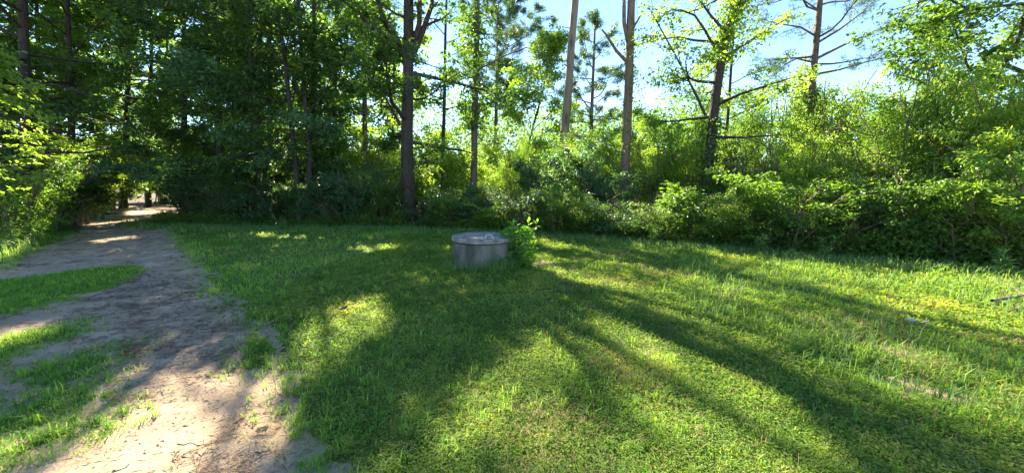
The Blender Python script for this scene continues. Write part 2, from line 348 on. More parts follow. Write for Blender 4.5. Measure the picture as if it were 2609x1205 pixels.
def trunk_path(px, Y, top, lean=0.0, dY=0.0, rng=None, wob=.05):
    """px: photo points top to bottom; extend to the ground and up to height top"""
    P = np.array([at(x, y, Y) for x, y in px])[::-1]
    d0 = P[1] - P[0]; k = P[0][2] / d0[2]; base = P[0] - d0 * np.clip(k, 0, 3); base[2] = hz1(base[0], base[1]) - .12
    d1 = P[-1] - P[-2]; out = [base] + [p for p in P if p[2] > base[2] + .3]
    if top > out[-1][2] + .3:
        d1 = d1 / d1[2]; d1[:2] = np.clip(d1[:2] * .7, -.25, .25); m = 4
        z0 = out[-1]; 
        for i in range(1, m + 1): out.append(z0 + d1 * (top - z0[2]) * i / m + (np.append(rng.normal(0, wob, 2), 0) if rng is not None else 0))
    P = np.array(out); s = np.linspace(0, 1, max(14, int((P[-1, 2]) * 1.5))); zz = P[0, 2] + s * (P[-1, 2] - P[0, 2])
    T = np.stack([np.interp(zz, P[:, 2], P[:, 0]), np.interp(zz, P[:, 2], P[:, 1]), zz], 1)
    if rng is not None: T[1:, :2] += np.cumsum(rng.normal(0, .012, (len(T) - 1, 2)), 0) * .6
    T[1:-1] = (T[:-2] + 2 * T[1:-1] + T[2:]) / 4
    return T
def trunk_r(T, r, rt=.25, flare=.5):
    s = (T[:, 2] - T[0, 2]) / (T[-1, 2] - T[0, 2]); h = T[:, 2] - T[0, 2]
    return r * (1 - (1 - rt) * s ** 1.2) * (1 + flare * np.exp(-h * 3.2))
def limbs(T, Tr, rng, zb, R, n, e0, e1, prof, bias=(0, 0), curve=.25, sub=5, zt=None, az0=None, rmul=.42):
    out = []; zt = zt or T[-1, 2]
    for i in range(n):
        f = (i + rng.uniform(.1, .9)) / n; z = zb + f * (zt - zb); p = interp(T, z)
        az = (az0 if az0 is not None else 0) + i * 2.399 + rng.normal(0, .35); dirv = np.array([math.cos(az), math.sin(az)])
        ln = R * prof(f) * rng.uniform(.7, 1.15) * (1 + dirv @ np.array(bias)); ln = max(ln, .35)
        el = e0 + (e1 - e0) * f + rng.normal(0, .12)
        P = [p]; a, e = az, el; k = 6
        for j in range(k):
            a += rng.normal(0, .2); e += curve / k + rng.normal(0, .14)
            P.append(P[-1] + np.array([math.cos(a) * math.cos(e), math.sin(a) * math.cos(e), math.sin(e)]) * ln / k)
        P = np.array(P); r0 = min(np.interp(z, T[:, 2], Tr) * rmul, .02 + ln * .016)
        out.append((P, np.linspace(r0, .008, k + 1) ** 1.0, ln, a, e, f))
    return out
def subs(lb, rng, m, lo=.3, fr=(.25, .5), ang=(.5, 1.2), el=.25):
    P, r, ln, a, e, f = lb; out = []
    for j in range(m):
        s = lo + (1 - lo) * (j + rng.random()) / m; q = s * (len(P) - 1); i = min(int(q), len(P) - 2); t = q - i
        p = P[i] * (1 - t) + P[i + 1] * t; d = P[i + 1] - P[i]; az = math.atan2(d[1], d[0]) + (1 if j % 2 else -1) * rng.uniform(*ang)
        e2 = math.asin(np.clip(d[2] / (np.linalg.norm(d) + 1e-9), -1, 1)) * .6 + rng.normal(0.02, el); l2 = ln * rng.uniform(*fr) * (1.25 - .6 * s)
        Q = [p]
        for k in range(3):
            az += rng.normal(0, .16); e2 += rng.normal(-.02, .12)
            Q.append(Q[-1] + np.array([math.cos(az) * math.cos(e2), math.sin(az) * math.cos(e2), math.sin(e2)]) * l2 / 3)
        out.append((np.array(Q), np.linspace(max(.006, r[i] * .5), .004, 4), l2))
    return out
prof_oval = lambda f: .55 + .55 * math.sin(PI * min(1, f * .9 + .08)) if f < .6 else max(.18, 1.1 * (1 - f) ** .55 + .1)
prof_cone = lambda f: max(.12, 1.05 * (1 - f * .9))
prof_umb = lambda f: .7 + .4 * math.sin(PI * f) if f < .75 else .9 * (1.12 - f) / .37 + .15

def broad(name, label, T, r, mat, seed, zb, R, n, leaves, size, e=(.15, .9), prof=prof_oval, bias=(0, 0), sub=5, group=None, bark='bark', carve=True, per=26, srad=.38, cat='tree', zt=None, extra=None, lfr=(.28, .5), flat=.25, droop=.25, rt=.25, drop=0.0):
    rng = rngf(seed); Wd = Wood(); Tr = trunk_r(T, r, rt); base = T[0].copy(); base[2] += .12
    Wt = Wood(); Wt.tube(T, Tr, 12, .10, rng)
    LB = limbs(T, Tr, rng, zb, R, n, e[0], e[1], prof, bias, zt=zt)
    if extra: LB += extra
    C = []; Dv = []; rd = []
    for lb in LB:
        Wd.tube(lb[0], lb[1], 6)
        S = subs(lb, rng, sub, fr=lfr)
        for Q, qr, l2 in S:
            if carve and lit_amount(Q[1:3]).max() > .5: continue
            Wd.tube(Q, qr, 4)
            m = max(2, int(l2 / (srad * 1.0)))
            for j in range(m):
                s = (j + .6) / m * 3; i = min(int(s), 2); p = Q[i] + (Q[i + 1] - Q[i]) * (s - i)
                C.append(p + rng.normal(0, srad * .25, 3)); Dv.append(nrm(Q[i + 1] - Q[i])); rd.append(srad * rng.uniform(.7, 1.3))
        C.append(lb[0][-1]); Dv.append(nrm(lb[0][-1] - lb[0][-2])); rd.append(srad)
    C = np.array(C); Dv = np.array(Dv); rd = np.array(rd)
    if drop: k = rng.random(len(C)) > drop; C, Dv, rd = C[k], Dv[k], rd[k]
    per = max(4, int(leaves / len(C)))
    V, F, tone = sprays_to_leaves(C, Dv, rd, per, size, rng, carve=carve, flat=flat, droop=droop)
    root = empty(name, base, label, cat, group)
    Wt.build('trunk', M[bark], root, base); Wd.build('limbs', M[bark], root, base)['kind'] = 'stuff'
    o = link('crown', mesh_np('crown', V - base, F, tone), M[mat], root); o['kind'] = 'stuff'
    return root
def needles(C, Dv, rng, per=16, ln=.2, wd=.011, carve=True):
    n = len(C)
    if carve:
        k = (rng.random(n) > lit_amount(C)) & (rng.random(n) > .65 * sstep(9, 11, C[:, 2]) * sstep(23, 21, C[:, 1])); C, Dv = C[k], Dv[k]; n = len(C)
    c = np.repeat(C, per, 0); d = np.repeat(Dv, per, 0)
    U = nrm(d * .55 + rng.normal(0, .75, (n * per, 3)) + np.array([0, 0, .1])); L = ln * rng.uniform(.7, 1.25, (n * per, 1))
    b = c + d * rng.uniform(-.5, .5, (n * per, 1)) * ln
    s = nrm(np.cross(U, rng.normal(0, 1, (n * per, 3)))) * wd
    V = np.stack([b - s * .5, b + s * .5, b + U * L], 1).reshape(-1, 3)
    tone = np.clip(np.repeat(rng.random(n), per) * .55 + rng.random(n * per) * .45, 0, 1)
    return V, np.arange(n * per * 3).reshape(-1, 3), tone
def pine(name, label, T, r, seed, zb, R, n, tufts, e=(.0, .7), prof=prof_cone, bark='pinebark', group=None, ln=.22, per=16, wd=.012, extra=None, mat='needle', carve=True, bias=(0, 0), cat='pine tree', rt=.3, ivy=None):
    rng = rngf(seed); Tr = trunk_r(T, r, rt, .3); base = T[0].copy(); base[2] += .12
    Wt = Wood(); Wt.tube(T, Tr, 12, .08, rng); Wd = Wood(); C = []; Dv = []
    LB = limbs(T, Tr, rng, zb, R, n, e[0], e[1], prof, bias, curve=.2)
    if extra: LB += extra
    tot = sum(lb[2] for lb in LB)
    for lb in LB:
        Wd.tube(lb[0], lb[1], 6); S = subs(lb, rng, 6, lo=.35, fr=(.18, .36), el=.2)
        want = max(6, int(tufts * lb[2] / tot)); per_s = max(1, want // len(S))
        for Q, qr, l2 in S:
            Wd.tube(Q, qr * .8, 3)
            for j in range(per_s):
                s = rng.uniform(.25, 1) * 3; i = min(int(s), 2); p = Q[i] + (Q[i + 1] - Q[i]) * (s - i)
                C.append(p + rng.normal(0, .12, 3)); Dv.append(nrm(Q[i + 1] - Q[i]))
        for j in range(3): C.append(lb[0][-1] + rng.normal(0, .1, 3)); Dv.append(nrm(lb[0][-1] - lb[0][-2]))
    V, Tt, tone = needles(np.array(C), np.array(Dv), rng, per, ln, wd, carve)
    root = empty(name, base, label, cat, group)
    Wt.build('trunk', M[bark], root, base); Wd.build('limbs', M[bark], root, base)['kind'] = 'stuff'
    o = link('crown', mesh_np('crown', V - base, None, tone, T=Tt), M[mat], root); o['kind'] = 'stuff'
    return root
def limb_px(px, Y, r0, r1=.01, dY=0.0):
    """a drawn limb as a real tapered branch; Y may change by dY along it"""
    n = len(px); P = np.array([at(x, y, Y + dY * i / (n - 1)) for i, (x, y) in enumerate(px)])
    ln = np.linalg.norm(np.diff(P, axis=0), axis=1).sum()
    s = np.linspace(0, n - 1, 7); Q = np.stack([np.interp(s, np.arange(n), P[:, k]) for k in range(3)], 1)
    return (Q, np.linspace(r0, r1, 7), ln, 0, 0, .5)
def rpx(w_, Y): return w_ / FPX * Y / 2
def ivy(parent, T, r, zs, seed, count, size, mat, out=.25, name='ivy'):
    rng = rngf(seed); z = rng.uniform(zs[0], zs[1], count); P = np.stack([np.interp(z, T[:, 2], T[:, k]) for k in range(3)], 1)
    a = rng.uniform(0, 2 * PI, count); d = np.stack([np.cos(a), np.sin(a), np.zeros(count)], 1)
    k = .5 + .9 * noise(z, a, .6, seed % 17); P = P + d * (r + out * rng.random(count) ** 1.5 * k)[:, None]; P[:, 2] = z
    V, F, t = leaf_mesh(P, nrm(d * .4 + rng.normal(0, .5, (count, 3)) - np.array([0, 0, .5])), nrm(d + rng.normal(0, .4, (count, 3))), size * rng.uniform(.7, 1.3, count), size * .75, rng.random(count))
    b = np.array(parent.location); o = link(name, mesh_np(name, V - b, F, t), M[mat], parent); o['kind'] = 'stuff'; return o

# ------------------------------------------------------------------ the trees
def TP(px, Y, top, seed): return trunk_path([(x, y) for x, y in px], Y, top, rng=rngf(seed))
edge = (-.05, -.35)
# left of the road
broad('hardwood_tree', 'dark broad tree with thick trunk left of the dirt road', TP([(60, 0), (66, 270)], 14.5, 15, 1), .19, 'oak', 11, 2.6, 4.6, 36, 36000, .17, e=(-.05, .7), bias=(.2, -.1))
broad('hardwood_tree', 'dense tree overhanging the dirt road at its left side', TP([(175, 60), (185, 400)], 19, 16, 2), .16, 'maple', 12, 2.4, 5.0, 34, 33000, .19, e=(-.05, .7), bias=(.3, -.1))
broad('hardwood_tree', 'leafy tree filling the gap where the road disappears', TP([(330, 60), (318, 420)], 27, 18, 3), .2, 'maple', 13, 2.6, 6.0, 34, 27000, .24, e=(0, .8), bias=(.1, -.2))
broad('hardwood_tree', 'tree right of the road bend with dark limb reaching left', TP([(470, 60), (470, 400)], 24, 18, 4), .2, 'oak', 14, 2.0, 5.5, 34, 29000, .22, e=(-.1, .7), bias=(-.2, -.2),
      extra=[limb_px([(470, 300), (380, 262), (330, 248), (240, 226)], 23.5, .11, .03, -1.5)])
broad('hardwood_tree', 'tree with low layered dark boughs at the lawn corner by the road', TP([(555, 60), (560, 450)], 18.5, 15, 5), .14, 'blue', 15, 1.5, 3.4, 36, 26000, .15, e=(-.12, .5), prof=prof_cone, bias=(-.1, -.25), flat=.12)
# the dark group
broad('hardwood_tree', 'thickest trunk of the dark tree group left of the lawn', TP([(628, 0), (640, 150), (652, 300), (662, 420)], 16, 17, 6), rpx(19, 16), 'oak', 16, 1.8, 4.4, 32, 27600, .17, bias=edge)
broad('hardwood_tree', 'slim straight trunk just right of the thickest dark trunk', TP([(694, 0), (688, 380)], 17.2, 16, 7), rpx(11, 17), 'oak', 17, 1.6, 3.4, 28, 20400, .16, bias=edge)
broad('hardwood_tree', 'slim trunk leaning left at the lawn edge in dark group', TP([(700, 0), (722, 120), (744, 350), (765, 572)], 14.8, 15, 8), rpx(13, 14.8), 'blue', 18, 1.5, 3.6, 30, 22800, .15, bias=edge, e=(-.05, .7))
broad('hardwood_tree', 'slim crooked trunk standing beside the left leaning one', TP([(764, 60), (772, 200), (791, 420), (780, 572)], 15, 14, 9), rpx(12, 15), 'oak', 19, 1.7, 3.2, 28, 19200, .15, bias=edge)
broad('hardwood_tree', 'straight tree at the right end of the dark group', TP([(803, 0), (800, 340)], 17, 16, 10), rpx(12, 17), 'maple', 20, 1.8, 3.6, 30, 21600, .16, bias=edge)
pine('pine_tree', 'pine with bare trunk between the dark group and the big oak', TP([(930, 60), (929, 390)], 21, 20, 11), rpx(14, 21), 21, 9.5, 3.4, 22, 900, ln=.25)
ok = TP([(1042, 0), (1040, 260), (1036, 330), (1041, 560)], 15, 16.5, 12)
broad('oak_tree', 'big forked oak with thick dark trunk at the back of the lawn', ok, rpx(33, 15), 'oak', 22, 3.0, 4.2, 26, 25000, .16, bias=(.05, -.2), e=(-.1, .9), rt=.3, lfr=(.25, .45),
      extra=[limb_px([(1038, 150), (1010, 100), (978, 55), (950, -40)], 15, .14, .06, -.5), limb_px([(1046, 150), (1075, 85), (1098, 20), (1110, -60)], 15, .15, .06, .3),
             limb_px([(1050, 140), (1068, 60), (1070, -20), (1075, -100)], 15, .13, .05, -.4), limb_px([(1020, 320), (985, 255), (950, 203)], 15, .06, .015, -.5)])
broad('hardwood_tree', 'thin pale grey trunk close behind the big oak', TP([(1134, 50), (1128, 420)], 20, 15, 13), rpx(11, 20), 'maple', 23, 5.2, 2.6, 18, 8000, .18)
p9 = TP([(1214, 0), (1210, 200), (1206, 437)], 17.5, 21, 14)
o9 = pine('pine_tree', 'straight pine trunk behind the concrete well, ivy leaves on its middle', p9, rpx(18, 17.5), 24, 8.3, 4.2, 26, 1700, ln=.26, e=(-.1, .6),
     extra=[limb_px([(1215, 180), (1280, 145), (1340, 122), (1372, 130)], 17.4, .045, .012, -.3)])
ivy(o9, p9, .17, (4.2, 9.5), 240, 1800, .14, 'oak', .75)
pine('pine_tree', 'small full pine right of the straight pine trunk', TP([(1268, 60), (1262, 372)], 31, 15.4, 15), rpx(12, 31), 25, 7.8, 3.8, 34, 3000, ln=.34, per=18, wd=.026, e=(.05, .8), prof=prof_umb)
broad('hardwood_tree', 'airy olive green tree left of the pale dead trunk', TP([(1385, 230), (1352, 350)], 25, 10.6, 16), .1, 'bright', 26, 3.0, 3.4, 28, 15000, .17, e=(.5, 1.0), sub=5, drop=.12)
dd = TP([(1468, 0), (1450, 220), (1434, 395)], 19, 15, 17)
Wt = Wood(); Wt.tube(dd, trunk_r(dd, rpx(23, 19), .55, .2), 12, .12, rngf(27))
root = empty('dead_tree', dd[0] + np.array([0, 0, .12]), 'pale bare dead trunk leaning slightly right, bark gone', 'dead tree')
Wt.build('trunk', M['deadwood'], root, np.array(root.location))
Ws = Wood()
for i, (z, a, l) in enumerate(((9.1, 2.9, .5), (10.4, .3, .35), (7.4, 2.6, .25))):
    p = interp(dd, z); Ws = Wood(); q = p + np.array([math.cos(a), -.2, .12]) * l; Ws.tube(np.array([p, (p + q) / 2 + [0, 0, .02], q]), [.03, .022, .012], 5); Ws.build('stub', M['deadwood'], root, np.array(root.location))
pine('pine_tree', 'open small pine seen between the two dead trunks', TP([(1516, 70), (1505, 338)], 33, 15.6, 18), rpx(13, 33), 28, 5.2, 3.6, 28, 1700, ln=.36, per=18, wd=.026, e=(.15, .8), prof=prof_oval)
vd = TP([(1610, 0), (1604, 160), (1590, 470)], 16, 13.0, 19)
EX = [limb_px([(1600, 110), (1590, 60), (1590, -10), (1585, -80)], 16, .09, .05), limb_px([(1598, 160), (1570, 130), (1545, 90), (1533, 76)], 16, .075, .03, -.5), limb_px([(1612, 75), (1632, 40), (1640, 30)], 16, .05, .02, -.2),
      limb_px([(1606, 215), (1625, 208), (1645, 195)], 16, .02, .006, -.3)]
Wt = Wood(); Wt.tube(vd, trunk_r(vd, rpx(24, 16), .6, .3), 12, .14, rngf(29))
root = empty('dead_tree', vd[0] + np.array([0, 0, .12]), 'brown forked dead trunk with broken limbs and a few vine leaves', 'dead tree')
b = np.array(root.location); Wt.build('trunk', M['deadbark'], root, b)
for e_ in EX:
    Wb = Wood(); Wb.tube(e_[0], e_[1], 7, .1, rngf(3)); Wb.build('broken_limb', M['deadbark'], root, b)
ivy(root, vd, .21, (1.5, 7.5), 241, 420, .10, 'maple', .22, 'vine_leaves'); 
rng = rngf(5); Wv = Wood(); PV = []
for i in range(9):
    z0 = rng.uniform(6, 9.5); p = interp(vd, z0); a = rng.uniform(0, 2 * PI); o_ = np.array([math.cos(a) * rng.uniform(.3, .9), -.3, 0]); l = rng.uniform(1, 2.8)
    Q = np.array([p, p + o_ * .6 + [0, 0, .1], p + o_ - [0, 0, l * .5], p + o_ * 1.05 - [0, 0, l]]); Wv.tube(Q, [.012, .009, .007, .004], 3)
    for s in rng.uniform(0, 1, 10): PV.append(Q[2] * (1 - s) + Q[3] * s + rng.normal(0, .12, 3))
Wv.build('hanging_vine', M['deadbark'], root, b)['kind'] = 'stuff'
PV = np.array(PV); V, F, t = leaf_mesh(PV, nrm(rng.normal(0, 1, PV.shape) - [0, 0, .6]), nrm(rng.normal(0, 1, PV.shape)), .11, .07, rng.random(len(PV)) * .6)
link('vine_leaves', mesh_np('vine_leaves', V - b, F, t), M['bright'], root)['kind'] = 'stuff'
vt = TP([(1888, -20), (1850, 90), (1832, 200), (1822, 270), (1804, 440)], 14.5, 13, 20)
o15 = broad('hardwood_tree', 'dark trunk draped in ivy with a long dead limb rising left', vt, rpx(25, 14.5), 'bright', 30, 3.2, 3.0, 18, 8500, .14, e=(.0, .8), sub=4, drop=.25, bark='bark',
      extra=[limb_px([(1800, 300), (1770, 235), (1720, 140), (1658, 28)], 14.4, .055, .02, -.3), limb_px([(1838, 160), (1805, 90), (1770, 40), (1720, 20), (1690, 40)], 14.5, .06, .015, -.6), limb_px([(1836, 170), (1790, 200), (1700, 210)], 14.5, .02, .006, .3)], rt=.5)
ivy(o15, vt, .17, (6.2, 10.5), 242, 2600, .13, 'bright', .55); ivy(o15, vt, .2, (.5, 4.2), 243, 900, .11, 'maple', .4, 'ivy')
broad('hardwood_tree', 'thin trunk just behind the ivy draped one', TP([(1870, 90), (1854, 300)], 18.5, 11.5, 21), rpx(10, 18.5), 'maple', 31, 3.6, 2.6, 16, 7000, .15, drop=.15)
p17 = TP([(2086, 0), (2072, 160), (2062, 300)], 16.5, 15.5, 22)
o17 = pine('pine_tree', 'tall open pine with long bare branches spreading right', p17, rpx(19, 16.5), 32, 6.4, 3.3, 18, 850, ln=.26, per=16, wd=.014, e=(.1, .6), prof=prof_umb,
     extra=[limb_px([(2078, 190), (2140, 178), (2200, 160), (2290, 142)], 16.5, .05, .01, -.8), limb_px([(2080, 150), (2150, 115), (2230, 80), (2330, 45)], 16.5, .06, .012, .5),
            limb_px([(2082, 110), (2140, 75), (2200, 30), (2240, -10)], 16.5, .055, .012, .3), limb_px([(2082, 95), (2040, 70), (1990, 62), (1940, 50)], 16.5, .045, .01, -.6),
            limb_px([(2075, 160), (2030, 150), (2000, 165), (1960, 205)], 16.5, .045, .01, -.8), limb_px([(2090, 30), (2060, 10), (2020, -20)], 16.5, .045, .01, -.3)])
ivy(o17, p17, .17, (2.5, 5.6), 244, 1500, .13, 'oak', .9)
sp = TP([(2378, 190), (2374, 400)], 11.2, 6.2, 23)
broad('sapling', 'slender sapling with fresh layered leaves rising from the right thicket', sp, .035, 'maple', 33, 1.6, 1.9, 30, 7500, .13, e=(.15, .8), sub=4, srad=.25, cat='sapling', bark='stem', flat=.1, carve=False)
broad('sapling', 'yellow green sunlit sapling reaching in at the left edge', TP([(-25, 150), (-30, 400)], 9.0, 4.6, 25), .03, 'bright', 35, .9, 1.3, 26, 4200, .11, e=(.1, .7), sub=4, srad=.22, cat='sapling', bark='stem', flat=.1, carve=False)
rt_ = TP([(2760, 0), (2750, 400)], 10.5, 10.5, 24)
broad('hardwood_tree', 'tree beyond the right edge whose leafy limbs hang into the sky', rt_, .16, 'maple', 34, 3.0, 3.4, 20, 11000, .115, e=(.0, .7), bias=(-.5, -.1), srad=.28, carve=False,
      extra=[limb_px([(2735, 240), (2560, 165), (2600, 90), (2615, 20)], 10.4, .07, .03, -.2), limb_px([(2740, 250), (2525, 195), (2560, 110), (2620, 40)], 10.6, .075, .03, .2), limb_px([(2700, 30), (2600, 10), (2480, 25), (2350, 60)], 10.3, .05, .012, -.6),
             limb_px([(2560, 230), (2470, 180), (2440, 100), (2420, 10)], 10.5, .035, .01, .3), limb_px([(2480, 30), (2400, -10), (2300, 20), (2270, 80)], 10.3, .03, .008, -.3)])
# depth of the wood
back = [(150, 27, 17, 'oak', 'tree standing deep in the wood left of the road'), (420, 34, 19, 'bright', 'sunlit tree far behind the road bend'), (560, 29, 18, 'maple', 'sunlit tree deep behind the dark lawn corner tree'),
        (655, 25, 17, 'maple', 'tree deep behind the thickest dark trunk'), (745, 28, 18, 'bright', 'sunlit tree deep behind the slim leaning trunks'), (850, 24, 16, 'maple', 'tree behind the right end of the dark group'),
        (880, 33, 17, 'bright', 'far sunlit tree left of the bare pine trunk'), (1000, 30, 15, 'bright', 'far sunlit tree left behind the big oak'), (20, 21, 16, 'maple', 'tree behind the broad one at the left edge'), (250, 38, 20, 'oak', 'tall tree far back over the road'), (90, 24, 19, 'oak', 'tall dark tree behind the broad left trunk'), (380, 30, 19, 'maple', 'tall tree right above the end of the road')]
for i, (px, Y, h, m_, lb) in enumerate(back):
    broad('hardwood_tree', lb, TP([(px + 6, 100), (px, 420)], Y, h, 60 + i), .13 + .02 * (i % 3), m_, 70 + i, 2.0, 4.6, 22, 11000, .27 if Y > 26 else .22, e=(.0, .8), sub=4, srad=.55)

# ------------------------------------------------------------------ shrubs and young growth
def shrub_proto(seed, n_st, leaves, size, layered, stemr=.02, lmax=.75, srd=.10):
    """unit shrub about 1 m high and 1.1 m wide; returns (stem mesh, leaf mesh)"""
    rng = rngf(seed); Wd = Wood(); C = []; Dv = []; rd = []
    for i in range(n_st):
        a = rng.uniform(0, 2 * PI); lean = rng.uniform(.1, lmax); h = rng.uniform(.55, 1.0)
        P = [np.array([math.cos(a), math.sin(a), 0]) * rng.uniform(.02, .2)]; 
        for k in range(5): P.append(P[-1] + np.array([math.cos(a) * lean * (.4 + .25 * k), math.sin(a) * lean * (.4 + .25 * k), 1.0]) * h / 5 * (1 if k < 3 else .8) + rng.normal(0, .02, 3))
        P = np.array(P); Wd.tube(P, np.linspace(stemr, .004, 6), 5)
        for Q, qr, l2 in subs((P, np.linspace(stemr, .004, 6), h, a, .8, 0), rng, 7, lo=.12, fr=(.25, .5), el=.3):
            Wd.tube(Q, np.minimum(qr, .008), 3)
            for s in (.4, .75, 1.0):
                q = s * 3; k = min(int(q), 2); C.append(Q[k] + (Q[k + 1] - Q[k]) * (q - k)); Dv.append(nrm(Q[k + 1] - Q[k])); rd.append(srd * rng.uniform(.7, 1.3))
    C = np.array(C); C[:, 2] = np.maximum(C[:, 2], .03); per = max(3, leaves // len(C))
    V, F, t = sprays_to_leaves(C, np.array(Dv), np.array(rd), per, size, rng, flat=.10 if layered else .35, carve=False, droop=.15)
    V[:, 2] = np.maximum(V[:, 2], .005)
    sm = mesh_np('stem', np.concatenate(Wd.V), np.concatenate(Wd.F), smooth=True); sm.materials.append(M['stem'])
    lm = mesh_np('foliage', V, F, t); lm.materials.append(M['maple'])
    return sm, lm
PROTO_TALL = [shrub_proto(311, 9, 15000, .024, True, .012), shrub_proto(312, 8, 15000, .021, False, .012, .55), shrub_proto(313, 9, 14000, .027, True, .012, .6)]
PROTO = [shrub_proto(301, 9, 7600, .044, True), shrub_proto(302, 8, 7200, .041, False), shrub_proto(303, 10, 7800, .038, True), shrub_proto(304, 7, 6600, .048, True), shrub_proto(305, 9, 7800, .036, False), shrub_proto(306, 6, 6000, .05, False), shrub_proto(307, 6, 4200, .055, True, .016, .45, .12), shrub_proto(308, 12, 7500, .03, False, .02, .9, .08), shrub_proto(309, 5, 3600, .05, True, .018, .35, .14)]
def shrub(px, Y, h, wd, mat, label, seed, name='shrub', cat='shrub', group=None):
    rng = rngf(seed); x = (px - 1304.5) / FPX * Y / (math.cos(PITCH) + .0)
    o = empty(name, (x, Y, hz1(x, Y) - .04), label, cat, group); sm, lm = PROTO_TALL[seed % 3] if h > 3.4 else PROTO[seed % len(PROTO)]
    for nm, me in (('stem', sm), ('foliage', lm)):
        c = bpy.data.objects.new(nm, me); COL.objects.link(c); c.parent = o; c.rotation_euler = (0, 0, rng.uniform(0, 6.28)); c.scale = (wd, wd, h); c['kind'] = 'stuff'
        if nm == 'foliage': c.material_slots[0].link = 'OBJECT'; c.material_slots[0].material = M[mat]
    return o
